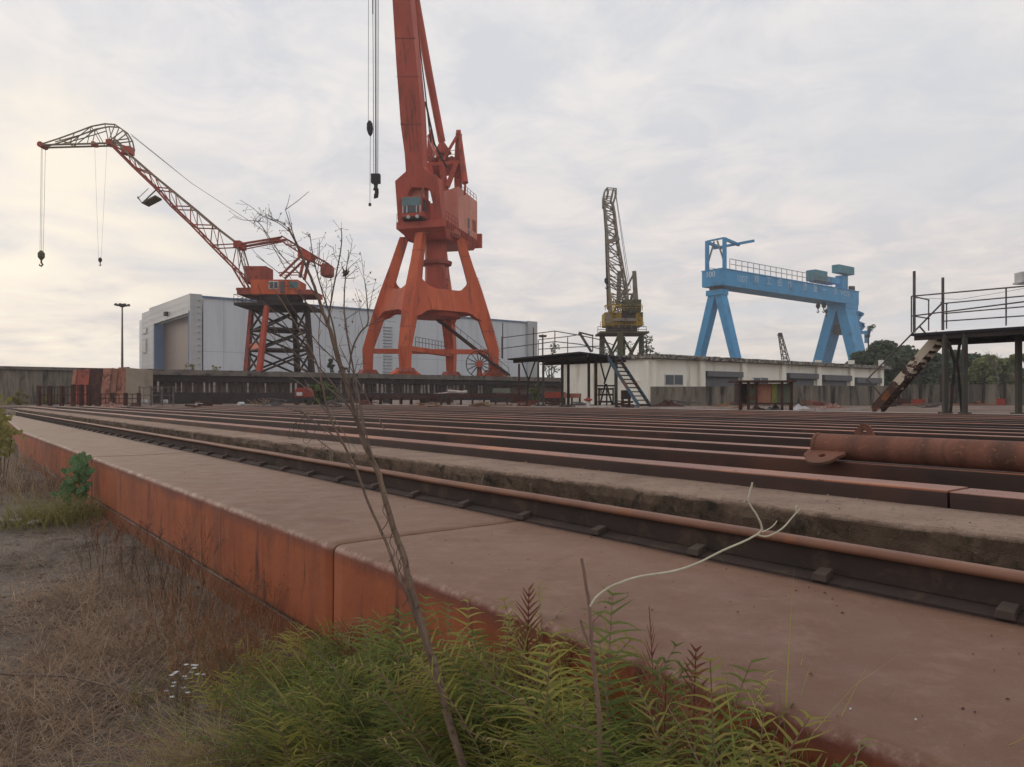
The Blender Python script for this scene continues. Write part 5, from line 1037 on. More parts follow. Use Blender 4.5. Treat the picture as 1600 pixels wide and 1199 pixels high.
for x in (226, 257): q = at(PY(x, 0, 61), YZ); MB().box(q + ZZ * .3, .45, .4, .35).build('white_bag', M['white_cloth'], bevel=.05, label='small white sack on the ground behind the %s part of the pale pipe fence' % ('left' if x == 226 else 'right'), cat='sack')
hp_(168, 637.5, 30, 7, 'rubbish_heap', 'rubble', 'pale rubbish heap lying across the beams at the left end of the slipway', 'rubbish', 31)
hp_(205, 637, 22, 6, 'rubbish_heap', 'rust_dark', 'dark rubbish heap right of the pale one at the left end of the slipway', 'rubbish', 37)
for (x, lab) in ((373, 'small white round drum end lying by the quay at the edge of the beams'), (307, 'small white lump lying on the beams left of the drum end')):
    q = at(PY(x, 0, 62.5), YZ + .25); MB().tube([q - ZZ * .12, q - ZZ * .12 + V((.2, .5, 0))], .15, 14).build('drum', M['window_white'], label=lab, cat='drum')
mb = MB(); Y = gY(636.5)
for k in range(16): a = rnd.uniform(0, 6.28); q = at(PY(rnd.uniform(396, 432), 0, 60), YZ + .1); mb.bar(q, q + V((math.cos(a) * .9, math.sin(a) * .5, rnd.uniform(.1, .5))), .05)
mb.build('brushwood', M['straw'], label='heap of pale dry brushwood before the dark quay', cat='brushwood')

rs = random.Random(91)
spots = [(575, 'between the trestle legs'), (668, 'before the bench'), (745, 'under the steel rack'), (825, 'by the brown steel bin'), (865, 'behind the platform posts'), (905, 'beside the red capped bollard'), (985, 'beside the small steel table'), (1060, 'before the workshop window'), (1085, 'at the stained wall'), (1140, 'left of the cabinet shelter'), (1275, 'right of the pale tarpaulin'), (1330, 'before the rubble heap'), (1392, 'at the foot of the steep stair'), (1455, 'by the red crate'), (1530, 'between the platform posts'), (320, 'before the dark quay'), (430, 'beside the dry brushwood'), (520, 'in front of the green bush')]
for i, (x, where) in enumerate(spots):
    Y = gY(rs.uniform(633, 638)); q = at(PY(x, 0, Y), YZ); mb = MB(); col_ = rs.choice(['rust_dark', 'rust_plate', 'tube_grey', 'wood', 'old_red'])
    for k in range(rs.randint(4, 8)):
        a = rs.uniform(-.5, .5); l_ = rs.uniform(.5, 1.6); c_ = q + V((rs.gauss(0, .35), rs.gauss(0, .3), .05 + k * .07)); d = V((math.cos(a), math.sin(a), rs.gauss(0, .12))) * l_ / 2; mb.bar(c_ - d, c_ + d, rs.uniform(.08, .2), rs.uniform(.05, .12))
    mb.build('scrap_pile', M[col_], label='small pile of %s scrap pieces lying %s' % ({'rust_dark': 'dark rusty', 'rust_plate': 'brown rusty', 'tube_grey': 'grey steel', 'wood': 'wooden', 'old_red': 'reddish'}[col_], where), cat='scrap', group='scrap piles in the yard')

# ------------------------------------------------------------------ trees and bushes
def crown_leaves(mb, centers, n, leaf, rr):
    for c_, r in centers:
        for _ in range(n):
            d = V((rr.gauss(0, 1), rr.gauss(0, 1), rr.gauss(0, 1))).normalized(); q = c_ + V((d[0] * r, d[1] * r, d[2] * r * .8)) * rr.uniform(.45, 1.05) ** .6
            a = V((rr.gauss(0, 1), rr.gauss(0, 1), rr.gauss(0, .6))).normalized(); b_ = a.cross(V((rr.gauss(0, 1), rr.gauss(0, 1), rr.gauss(0, 1)))).normalized(); s = leaf * rr.uniform(.6, 1.3)
            mb.add([q - a * s, q - b_ * s * .55, q + a * s, q + b_ * s * .55], [(0, 1, 2, 3)])
def tree(base, h, w_, mt, label, seed, leaf=.32, nclump=34, n=70, cat='tree', nm='tree', low=.18, dp=None):
    rr = random.Random(seed); base = V(base); root = thing(nm, base, label, cat); dp = dp or w_
    tr = MB(); top_ = base + V((rr.uniform(-.3, .3), 0, h * .6)); tr.tube([base, base.lerp(top_, .5) + V((rr.uniform(-.2, .2), 0, 0)), top_], [h * .03, h * .022, h * .01], 7)
    cs = []
    for i in range(nclump):
        z = rr.uniform(low, 1.0); env = math.sin(math.pi * min(1, max(0.04, (z - low) / (1 - low) * .78 + .2))) ** .7
        a = rr.uniform(0, 6.28); rad = rr.uniform(.25, 1.0) ** .6 * env; c_ = base + V((math.cos(a) * rad * w_ / 2, math.sin(a) * rad * dp / 2, z * h * .93)); cs.append((c_, h * rr.uniform(.07, .14)))
        if i % 4 == 0: s0 = base.lerp(top_, rr.uniform(.3, .95)); tr.tube([s0, s0.lerp(c_, .5) + V((0, 0, .2)), c_], [h * .010, h * .007, h * .003], 5)
    tr.build('trunk', M['bark'], root); cr2 = MB(); crown_leaves(cr2, cs, n, leaf, rr); cr2.build('crown', M[mt], root); return root
tl = [(1345, 548, 34, 'tree_dark', 115, 'dark green round tree directly right of the blue gantry crane leg'), (1378, 531, 56, 'tree_dark', 112, 'tallest dark green tree behind the steep rusty stair'), (1415, 540, 50, 'tree_dark', 118, 'dark green tree between the steep stair and the platform posts'), (1455, 546, 46, 'tree_dark', 110, 'dark green tree behind the top of the steep stair'), (1500, 543, 60, 'tree_dark', 116, 'broad dark green tree behind the left posts of the platform'), (1545, 555, 52, 'tree_olive', 108, 'yellowish green tree between the platform posts'), (1590, 553, 54, 'tree_olive', 114, 'yellowish green tree at the right edge of the photo'), (1640, 556, 54, 'tree_olive', 110, 'olive tree just beyond the right edge post')]
for i, (x, yt, wp, mt, Y, lab) in enumerate(tl):
    b_ = at(PY(x, 0, Y), YZ if Y < 115 else YZ); h = PY(0, yt, Y)[2] - YZ; tree(b_, h, wp * Y / F * 1.5, mt, lab, 100 + i, leaf=.34, nclump=90, n=85, low=.0)
# bare pale tree
q = at(PY(1560, 0, 100), YZ); rr = random.Random(5); bt = thing('bare_tree', q, 'bare pale branching treetop above the yellowish green trees', 'tree'); mb = MB()
def twig(p, d, ln, r, dep, mb, rr, g_=.55, nb=3):
    e = p + d * ln; mb.tube([p, p.lerp(e, .5) + V((rr.gauss(0, .03), rr.gauss(0, .03), 0)) * ln, e], [r, r * .8, r * .6], 4, False)
    if dep > 0:
        for _ in range(nb): nd_ = (d + V((rr.gauss(0, g_), rr.gauss(0, g_), abs(rr.gauss(0, g_ * .5))))).normalized(); twig(p.lerp(e, rr.uniform(.45, 1)), nd_, ln * rr.uniform(.5, .75), r * .55, dep - 1, mb, rr, g_, nb)
twig(q, V((0, 0, 1)), 3.6, .14, 4, mb, rr, .5, 3); mb.build('branches', M['tube_grey'], bt)
# thin dark tree beside the gantry leg top
q = at(PY(1357, 0, 160), YZ); b3 = thing('slim_tree', q, 'slim dark tree with sparse tufts standing by the right leg of the gantry crane', 'tree'); mb = MB(); mb.tube([q, PY(1357, 530, 160), PY(1360, 512, 160)], [.3, .15, .08], 5); mb.build('trunk', M['bark'], b3); mb = MB(); crown_leaves(mb, [(PY(1360, 514, 160), .8), (PY(1364, 510, 160), .6), (PY(1356, 525, 160), .5)], 60, .22, rr); mb.build('crown', M['tree_dark'], b3)
def bush(x, yb, yt, wp, Y, zb, mt, lab, seed, leaf=.1, n=60, nc=16, nm='bush'):
    rr = random.Random(seed); b_ = at(PY(x, 0, Y), zb); h = PY(0, yt, Y)[2] - zb; w_ = wp * Y / F; root = thing(nm, b_, lab, 'bush'); mb = MB(); cs = []
    for _ in range(nc):
        z = rr.uniform(.1, .9); a = rr.uniform(0, 6.28); rad = rr.uniform(0, 1) * math.sin(math.pi * min(.97, z * .75 + .22)); cs.append((b_ + V((math.cos(a) * rad * w_ / 2, math.sin(a) * rad * w_ / 3, z * h)), min(h, w_) * rr.uniform(.12, .22)))
    crown_leaves(mb, cs, n, leaf, rr); mb.build('foliage', M[mt], root); st_ = MB()
    for c_, r in cs[::2]: st_.tube([b_, c_], [h * .015, h * .006], 4)
    st_.build('stem', M['bark'], root); return root
bush(505, 0, 596, 62, 69, YZ, 'bush_leaf', 'green bush growing before the quay behind the red compressor', 1, .13, 120, 26)
bush(517, 0, 559, 13, 86, 4.35, 'tree_dark', 'small dark pointed conifer on the quay right of the lattice crane', 2, .1, 90, 16)
bush(535, 0, 572, 22, 88, 4.35, 'tree_dark', 'low dark bush on the quay right of the pointed conifer', 3, .1, 60, 12)
bush(298, 0, 568, 26, 90, 4.35, 'weed_olive', 'sparse weeds on the quay before the hall door', 4, .09, 30, 10)
bush(337, 0, 570, 30, 90, 4.35, 'weed_olive', 'sparse weeds on the quay right of the hall corner', 5, .09, 24, 9)
bush(1012, 0, 517, 46, 135, YZ, 'tree_dark', 'loose bushy treetop behind the roof right of the yellow crane', 6, .22, 70, 20)
bush(975, 0, 528, 60, 132, YZ, 'tree_dark', 'loose foliage under the yellow crane', 7, .2, 60, 18)
bush(948, 0, 534, 44, 132, YZ, 'tree_dark', 'loose foliage behind the left leg of the yellow crane', 8, .2, 50, 14)
bush(836, 0, 596, 22, 62, YZ, 'bush_leaf', 'small green shrub behind the posts of the left hand platform', 9, .1, 50, 12)
bush(860, 0, 535, 46, 200, 4.35, 'tree_dark', 'distant loose foliage behind the railing of the left hand platform', 10, .3, 40, 12)
bush(790, 0, 584, 30, 92, 4.35, 'weed_olive', 'weeds growing on the quay beside the cable reel', 12, .08, 30, 9)
for i, (x, Y, z, wp, yt, lab) in enumerate(((30, 64, YZ, 50, 612, 'grey olive scrub below the blue boxes at far left'), (75, 63, YZ, 40, 618, 'low grey scrub behind the left rusty fence'))): bush(x, 0, yt, wp, Y, z, 'weed_olive', lab, 60 + i, .08, 70, 16)
lm = thing('floodlight_mast', at(PY(848, 0, 190), 4.35), 'small distant light mast with floodlights behind the left hand platform', 'light mast'); MB().tube([at(PY(848, 0, 190), 4.35), PY(848, 525, 190)], .2, 6).build('pole', M['tube_grey'], lm); MB().tube([PY(848, 527, 190), PY(848, 524, 190)], [1.0, 1.1], 10).build('headframe', M['dark_steel'], lm)

# ------------------------------------------------------------------ foreground plants
GZ = lambda q: gh(q[0] * VX + q[1] * VY, -q[0] * VY + q[1] * VX)
def blade(mb, p0, d, ln, w_, droop, rr, seg=3, up=ZZ, curl=0.0):
    """narrow curved leaf: strip of quads ending in a point"""
    d = V(d).normalized(); sd_ = d.cross(up); sd_ = sd_.normalized() if sd_.length > 1e-4 else V((1, 0, 0)); b0 = len(mb.v); p = V(p0)
    for i in range(seg + 1):
        f = i / seg; ww = w_ * (1 - f) ** .7 if i < seg else 0
        if i == seg: mb.v.append(tuple(p))
        else: mb.v += [tuple(p - sd_ * ww / 2), tuple(p + sd_ * ww / 2)]
        p = p + d * ln / seg; d = (d + V((0, 0, -droop / seg)) + sd_ * curl / seg).normalized()
    for i in range(seg - 1): mb.f.append((b0 + 2 * i, b0 + 2 * i + 1, b0 + 2 * i + 3, b0 + 2 * i + 2))
    mb.f.append((b0 + 2 * seg - 2, b0 + 2 * seg - 1, b0 + 2 * seg))
def fern(base, h, nf, mt, label, seed, pinna=.11, sp=.029, lean=.75):
    rr = random.Random(seed); base = V(base); root = thing('fern', base, label, 'fern', 'ladder ferns against the plinth'); lf = MB(); rc_ = MB()
    for k in range(nf):
        a = rr.uniform(0, 6.28); el = rr.uniform(.15, .95) if k else .05; d = V((math.cos(a) * el * lean, math.sin(a) * el * lean, 1)).normalized(); L_ = h * rr.uniform(.75, 1.12); p = base + V((math.cos(a), math.sin(a), 0)) * rr.uniform(0, .06)
        n = int(L_ / sp); pts = [p.copy()]; ds = []; dr = rr.uniform(.4, 1.5) * (1.0 if k else .35)
        for i in range(n):
            f = i / n; d = (d + V((math.cos(a) * .5, math.sin(a) * .5, -.8)) * dr * f * 1.7 / n).normalized(); p = p + d * L_ / n; pts.append(p.copy()); ds.append(d.copy())
        rc_.tube(pts[::4] + [pts[-1]], [.0035 * (1 - .6 * q / (len(pts[::4]))) for q in range(len(pts[::4]) + 1)], 4, False)
        tw = rr.uniform(-.5, .5); pr_ = pinna * rr.uniform(.8, 1.2)
        for i in range(int(n * .22), n):
            f = (i - n * .22) / (n * .78); dd = ds[i]; s0 = dd.cross(V((math.sin(tw), math.cos(tw), 1.2)).normalized()); s0 = s0.normalized() if s0.length > .05 else V((1, 0, 0)); ln = pr_ * (math.sin(math.pi * min(1, .22 + f * .74)) ** .8) * rr.uniform(.85, 1.1)
            for s in (-1, 1):
                if rr.random() < .05: continue
                blade(lf, pts[i + 1], s0 * s + dd * (rr.uniform(.1, .7) if mt != 'fern_dead' else rr.uniform(.9, 1.6)) + ZZ * .12, ln, .0088, rr.uniform(-.3, 2.0) if mt != 'fern_dead' else rr.uniform(-.6, .5), rr, 4, up=dd.cross(s0), curl=0)
    lf.build('frond_leaflets', M[mt], root); rc_.build('frond_stalk', M['twig_brown'] if mt != 'fern_dead' else M['fern_dead'], root); return root
# (photo x, distance, height, fronds, material)
hts = [(4.6, .28), (4.3, .34), (3.6, .48), (2.7, .68), (2.0, .78), (1.3, .82), (.9, .70), (.6, .55), (.2, .45)]
def hfor(t):
    for (t0, h0), (t1, h1) in zip(hts[:-1], hts[1:]):
        if t <= t0 and t >= t1: return h0 + (h1 - h0) * (t0 - t) / (t0 - t1)
    return hts[0][1] if t > hts[0][0] else hts[-1][1]
rr = random.Random(21); fl = []
for k in range(56):
    t = .35 + 3.55 * ((k + rr.random()) / 56) ** 1.0; p = 1.78 - abs(rr.gauss(0, .32)) - (.04 if t > 2 else .0)
    if t < 1.15: p = 1.5 - rr.random() * .3; t += .35
    if p < .62 or (t < 2.0 and p < 1.0): p = rr.uniform(1.2, 1.7)
    fl.append((p, t))
kinds = [('fern_green', 'yellow green'), ('fern_dark', 'deep green'), ('fern_yellow', 'straw yellow'), ('fern_dead', 'withered brown')]
used = {}
for k, (p, t) in enumerate(fl):
    mt, cn = kinds[rr.choice([0, 0, 1, 1, 1, 1, 1, 2, 0, 1, 2] + ([3] if t > 1.6 else []))]
    h = hfor(t) * rr.uniform(.72, 1.05) * (1 if p > 1.4 else .72); q = W(p, t, 0); q = at(q, GZ(q) - .01)
    zone = 'by the reddish weeds' if t > 3.6 else 'left of the dead stem' if t > 2.75 else 'right of the dead stem' if t > 1.75 else 'right of the pale twig' if t > .95 else 'at bottom right'
    row = 'against the plinth' if p > 1.55 else 'mid bank' if p > 1.3 else 'front row'
    fern(q, h, rr.randint(7, 11), mt, '%s ladder fern %s %s' % (cn, row, zone), 300 + k, pinna=rr.uniform(.14, .22))
for i, (x, Y, h, mt, lab) in enumerate(((1120, 1.88, .74, 'fern_yellow', 'dry yellow ladder fern arching over the plinth edge beside the withered fronds'), (1165, 1.86, .62, 'fern_green', 'yellow green ladder fern low against the dark red plinth side'), (1225, 1.8, .56, 'fern_green', 'small olive ladder fern under the plinth edge beyond the withered fronds'), (1300, 1.72, .58, 'fern_yellow', 'straw coloured ladder fern at the bottom edge below the plinth'), (1370, 1.66, .56, 'fern_green', 'ladder fern at the bottom edge reaching up to the plinth top'), (1440, 1.6, .52, 'fern_dark', 'last ladder fern at the bottom edge, farthest along the plinth'))):
    q = PY(x, 0, Y); q = at(q, GZ(q)); fern(q, h, 7, mt, lab, 800 + i, .15, .026, .6)
for i, (x, Y, h, lab, nf) in enumerate(((1075, 2.0, .74, 'withered dark brown fern frond standing tall right of the pale twig', 2), (1035, 2.05, .72, 'withered brown fern frond just right of the pale twig', 2), (822, 2.55, .80, 'withered curled dark fern frond left of the pale twig', 2), (757, 2.65, .84, 'half withered fern frond against the plinth beside the tall dead stem', 2))):
    q = PY(x, 0, Y); q = at(q, GZ(q)); fern(q, h * 1.05, nf, 'fern_dead' if i != 3 else 'fern_yellow', lab, 700 + i, .10, .024, .25)
by_lab = {}
for o in C.objects:
    if o.name.startswith('fern') and o.parent is None and o.get('label'): by_lab.setdefault(o['label'], []).append(o)
ords = ['leftmost', 'second from left', 'third from left', 'fourth from left', 'fifth from left', 'sixth from left', 'seventh from left', 'eighth from left', 'ninth from left', 'tenth from left']
for l_, os_ in by_lab.items():
    if len(os_) > 1:
        for i, o in enumerate(sorted(os_, key=lambda o: o.location[0] / o.location[1])): o['label'] = l_ + ', ' + ords[i]
# ----- dry grass
mb = MB(); rr = random.Random(3)
def grassy(n, fp, ft, hmin, hmax, flat, wmax=.0035, cl=None):
    for _ in range(n):
        if cl: c_ = rr.choice(cl); p = rr.gauss(c_[0], c_[2]); t = rr.gauss(c_[1], c_[2] * 1.3)
        else: p = rr.uniform(*fp); t = ft[0] + (ft[1] - ft[0]) * rr.random() ** 1.5
        if p > 1.8: continue
        q = W(p, t, 0)
        if q[1] < 1.6: continue
        if not cl and noise.fractal(V((p * 1.0, t * .9, 5)), .7, 2, 4) + .22 * rr.gauss(0, 1) + .22 * min(1, max(-1, p)) < .20: continue
        q = at(q, gh(p, t)); a = rr.uniform(0, 6.28); f_ = rr.uniform(*flat); ln = rr.uniform(hmin, hmax) * (.7 + .06 * t)
        blade(mb, q, V((math.cos(a) * f_, math.sin(a) * f_, rr.uniform(.25, 1))), ln, rr.uniform(.0015, wmax) * (1 + t * .09), rr.uniform(.3, 1.6), rr, 3)
grassy(28000, (-4.5, 1.78), (1.5, 16), .12, .38, (.8, 3.0), .0030)
for cl_, n_g in (([(-.2, 3.2, .35), (.3, 4.2, .3), (.9, 5.2, .3), (.2, 2.6, .3), (1.0, 6.5, .4), (-1.0, 5.5, .5), (-.3, 4.6, .3)], 16000),): grassy(n_g, None, None, .14, .42, (.5, 2.2), .0042, cl=cl_)
mb.build('dry_grass', M['straw'], label='dry straw coloured grass lying over the ground left of the plinth', cat='grass', kind='stuff')
mb = MB(); grassy(17000, (-4.5, 1.78), (1.5, 14), .10, .32, (1.2, 4), .0035); mb.build('dry_grass', M['straw_dark'], label='brown matted dead grass on the ground left of the plinth', cat='grass', kind='stuff')
def tuft(x, Y, n, h, mt, lab, seed, nm='grass_tuft', spread=.12, fl=.5, cat='grass tuft', w_=.004, seg=5, dirx=None, droop=(.5, 2.0)):
    rr = random.Random(seed); q = PY(x, 0, Y); q = at(q, GZ(q) - .01); mb = MB()
    for _ in range(n):
        a = rr.uniform(0, 6.28); o_ = V((rr.gauss(0, spread), rr.gauss(0, spread), 0)); d = V((math.cos(a) * fl, math.sin(a) * fl, 1))
        if dirx: d = V((dirx + rr.gauss(0, .3), rr.gauss(0, .4), rr.uniform(.3, .9)))
        blade(mb, q + o_, d, h * rr.uniform(.5, 1.15), w_, rr.uniform(*droop), rr, seg)
    return mb.build(nm, M[mt], label=lab, cat=cat)
tuft(395, 3.1, 260, .62, 'fern_yellow', 'long arching yellow green grass tuft at the bottom left of the fern bank', 1, dirx=-.8)
tuft(385, 3.25, 60, .62, 'weed_red', 'reddish arching grass blades left of the fern bank', 2, dirx=-1.1)
tuft(300, 3.0, 260, .4, 'straw', 'tuft of straw grass at the bottom of the photo near the arching grass', 3)
tuft(440, 3.0, 240, .5, 'straw_dark', 'brown green tangled grass below the ferns at bottom left', 4, fl=.9)
for i, (x, Y, n, h, mt, lab) in enumerate(((285, 5.5, 90, .62, 'straw', 'upright pale dry grass stalks before the plinth among the dry weeds, tallest clump'), (330, 5.0, 110, .50, 'straw', 'upright tan grass stalks against the orange plinth side, near the thin seam'), (250, 6.0, 90, .5, 'straw_dark', 'brown upright grass stalks before the plinth, below the leafy vine'), (385, 4.4, 120, .42, 'straw', 'tan grass stalks rising from the reddish weeds by the ferns'), (430, 4.0, 110, .36, 'weed_red', 'rust coloured grass stalks at the left tip of the fern bank'), (200, 6.8, 90, .42, 'straw', 'pale stalks at the plinth foot between the vine and the dry weeds'), (350, 4.2, 130, .3, 'weed_olive', 'olive brown low stalks below the reddish weeds'))):
    tuft(x, Y, n, h * 1.15, mt, lab, 120 + i, w_=.0028, spread=.16, fl=.35, seg=4, droop=(.1, 1.2))
tuft(240, 5.0, 420, .42, 'straw', 'dense tangled straw tuft before the rusty orange plinth side', 5, spread=.3, fl=1.2)
tuft(330, 4.6, 300, .36, 'straw', 'second tangled straw tuft close to the plinth base', 6, spread=.22, fl=1.0)
tuft(150, 7.5, 300, .42, 'straw', 'pale straw tuft before the leafy vine', 7, spread=.4, fl=1.2)
tuft(60, 9.4, 320, .5, 'weed_olive', 'bushy olive grass clump left of the leafy vine', 8, spread=.4, fl=.7, w_=.008)
tuft(98, 9.7, 420, .7, 'weed_olive', 'yellow green grass clump at the foot of the leafy vine', 9, spread=.3, fl=.8, w_=.009)
tuft(25, 12, 420, .8, 'straw', 'tall pale grass at the left edge of the photo', 10, spread=.7, fl=.5, w_=.008)
tuft(70, 13, 380, .7, 'straw_dark', 'brown grass along the far plinth base at left', 11, spread=.7, fl=.6, w_=.008)
tuft(35, 16.5, 420, .9, 'straw', 'grass clump near the far end of the plinth', 12, spread=.9, fl=.6, w_=.01)
for i, (x, Y, n, h, mt, lab, dx) in enumerate(((1190, 1.95, 90, .72, 'fern_green', 'arching yellow green grass clump just right of the withered brown fronds', .1), (1250, 1.85, 80, .66, 'fern_dark', 'green grass clump low against the dark red plinth side', -.2), (1120, 2.0, 90, .6, 'fern_yellow', 'straw green arching grass among the withered brown fronds', 0), (1330, 1.72, 80, .62, 'fern_green', 'upright yellow green grass clump at the bottom edge, middle of the plinth side', .2), (1420, 1.64, 60, .56, 'fern_green', 'last grass clump at the bottom edge, leaning toward the plinth top', .5), (1010, 1.9, 80, .62, 'fern_dark', 'green arching grass at the foot of the pale twig', 0), (880, 2.1, 80, .6, 'fern_green', 'tangled grass blades left of the pale twig at the bottom edge', -.2), (620, 2.75, 90, .55, 'fern_dark', 'tangled green grass blades below the dead stem', .1), (520, 3.0, 110, .5, 'fern_yellow', 'straw green arching grass in front of the ferns', -.5))):
    tuft(x, Y, n, h * 1.25, mt, lab, 80 + i, w_=.009, spread=.05, fl=.45, dirx=None if abs(dx) < .05 else dx, seg=6, droop=(.3, 2.0))
# ----- red brown dry weeds along the plinth base
def weed(x, Y, h, n, mt, lab, seed, br=3, spread=.14, heads=True):
    rr = random.Random(seed); q = PY(x, 0, Y); q = at(q, GZ(q) - .01); root = thing('dry_weed_plant', q, lab, 'weed', 'dry weeds along the plinth'); mb = MB(); hd_ = MB()
    def go(p, d, ln, r, dep):
        e = p + d * ln; m_ = p.lerp(e, .5) + V((rr.gauss(0, .05), rr.gauss(0, .05), 0)) * ln; mb.tube([p, m_, e], [r, r * .85, r * .6], 3, False)
        if dep:
            for _ in range(br): nd_ = (d + V((rr.gauss(0, .45), rr.gauss(0, .45), .25))).normalized(); go(p.lerp(e, rr.uniform(.35, 1)), nd_, ln * rr.uniform(.4, .62), r * .6, dep - 1)
        elif heads:
            for _ in range(1): s = rr.uniform(.002, .0045) * (Y / 4) ** .5; c_ = e + V((rr.gauss(0, .01), rr.gauss(0, .01), rr.gauss(0, .01))); a = V((rr.gauss(0, 1), rr.gauss(0, 1), rr.gauss(0, 1))).normalized() * s; b_ = a.cross(V((rr.gauss(0, 1), 1, .3))).normalized() * s; hd_.add([c_ - a, c_ - b_, c_ + a, c_ + b_], [(0, 1, 2, 3)])
    for _ in range(n): o_ = V((rr.gauss(0, spread), rr.gauss(0, spread), 0)); go(q + o_, V((rr.gauss(0, .22), rr.gauss(0, .22), 1)).normalized(), h * rr.uniform(.35, .65), .0022 * (Y / 4) ** .5, 3)
    mb.build('stem', M[mt], root)
    if heads: hd_.build('seed_heads', M[mt], root)
for i, (x, Y, h, n, mt, lab) in enumerate(((268, 5.6, .70, 12, 'straw_dark', 'tall brown dry weed with fine twigs before the plinth, left of the red weeds'), (300, 4.9, .46, 12, 'weed_red', 'red brown dry weed low before the plinth, left one'), (345, 4.5, .50, 14, 'weed_red', 'red brown dry weed before the plinth, beside the thin vertical seam'), (395, 4.15, .44, 14, 'weed_red', 'red brown dry weed directly left of the ferns'), (360, 4.0, .34, 14, 'weed_red', 'low red brown weed in front of the other red weeds'), (420, 3.7, .34, 12, 'weed_red', 'low reddish weed at the left tip of the fern bank'), (220, 6.4, .6, 9, 'straw_dark', 'slender pale brown weed before the plinth below the vine'), (310, 3.8, .26, 12, 'weed_olive', 'low olive weed behind the white flowers'), (372, 5.0, .60, 5, 'stem_dark', 'thin dark upright weed stalks against the orange plinth side'), (180, 7.8, .45, 9, 'weed_red', 'orange brown weed at the foot of the plinth near the vine'))): weed(x, Y, h, int(n * 1.5), mt, lab, 50 + i, spread=.17)
# white flowers
rr = random.Random(9); q = PY(285, 0, 3.75); q = at(q, GZ(q)); fw = thing('white_flowers', q, 'small cluster of white flowers in the dry grass before the red weeds', 'flowers'); st_ = MB(); pt_ = MB()
for k in range(18):
    e = q + V((rr.gauss(0, .055), rr.gauss(0, .05), rr.uniform(.12, .24) )); st_.tube([q + V((rr.gauss(0, .02), 0, 0)), e], .0012, 3, False)
    for j in range(7): a = 6.28 * j / 7; blade(pt_, e, V((math.cos(a), math.sin(a), .3)), .017, .009, .3, rr, 2)
st_.build('stem', M['weed_olive'], fw); pt_.build('petals', M['window_white'], fw)
# leafy vine on the plinth
rr = random.Random(12); Yv = 10.3; vn = thing('leafy_vine', at(PY(122, 0, Yv), .0), 'leafy green vine with large heart shaped leaves climbing over the plinth edge', 'vine'); st_ = MB()
st_.tube([at(PY(126, 0, Yv), 0.0), PY(124, 760, Yv), PY(121, 735, Yv), PY(126, 712, Yv), PY(140, 712, Yv + .3)], [.012, .01, .008, .007, .004], 5); st_.tube([PY(124, 770, Yv), PY(112, 745, Yv - .1), PY(104, 722, Yv)], .006, 4); st_.build('stem', M['weed_olive'], vn)
def leaf(mb, c_, n_, up, s):
    n_ = V(n_).normalized(); x = V(up).cross(n_).normalized(); y = n_.cross(x); ol = [(0, -1), (.35, -.7), (.75, -.35), (.95, .1), (.85, .5), (.5, .72), (.15, .62), (0, .42), (-.15, .62), (-.5, .72), (-.85, .5), (-.95, .1), (-.75, -.35), (-.35, -.7)]
    vs = [c_ + n_ * -.12 * s] + [c_ + x * a * s + y * b_ * s + n_ * (-.25 * abs(a) ** 2 + .1 * b_) * s for a, b_ in ol]; mb.add(vs, [(0, i, i + 1) for i in range(1, 14)] + [(0, 14, 1)])
lv = MB()
for (x, y, s) in ((127, 712, .095), (116, 716, .085), (136, 716, .08), (125, 722, .09), (134, 726, .085), (118, 728, .08), (112, 720, .07), (126, 741, .085), (134, 745, .09), (117, 746, .085), (130, 753, .08), (138, 757, .07), (122, 752, .07), (100, 755, .06), (108, 760, .06), (132, 765, .075), (120, 765, .06), (108, 735, .05), (104, 745, .045), (85, 772, .05), (128, 733, .08), (140, 735, .07), (121, 738, .07)):
    leaf(lv, PY(x, y, Yv - rr.uniform(-.05, .25)), V((rr.gauss(0, .45), -1, rr.uniform(.2, 1.0))), V((rr.gauss(0, .3), 0, 1)), s * rr.uniform(.75, 1.2))
for k in range(20): leaf(lv, PY(rr.gauss(118, 15), rr.uniform(735, 800), Yv - rr.uniform(0, .25)), V((rr.gauss(0, .6), -1, rr.uniform(-.2, 1.0))), V((rr.gauss(0, .5), 0, 1)), rr.uniform(.04, .09))
lv.build('leaves', M['vine_leaf'], vn)
rr = random.Random(14); vn2 = thing('leafy_shrub', at(PY(0, 0, 14), .3), 'yellow green leafy shrub with small leaves at the end of the plinth', 'shrub'); mb = MB()
for k in range(420): x = rr.gauss(-4, 12); y = 672 + rr.gauss(0, 20) + max(0, x) * .8; leaf(mb, PY(x, y, 13.5 + rr.uniform(-.6, .6)), V((rr.gauss(0, .6), -1, rr.uniform(0, 1.2))), V((rr.gauss(0, .5), 0, 1)), rr.uniform(.03, .07))
mb.build('leaves', M['weed_olive'], vn2); mb = MB(); [mb.tube([at(PY(2 + x * .3, 0, 13.6), .0), PY(x, y, 13.5)], [.012, .004], 4) for x, y in ((0, 660), (10, 672), (18, 688), (-12, 665))]; mb.build('stem', M['bark'], vn2)
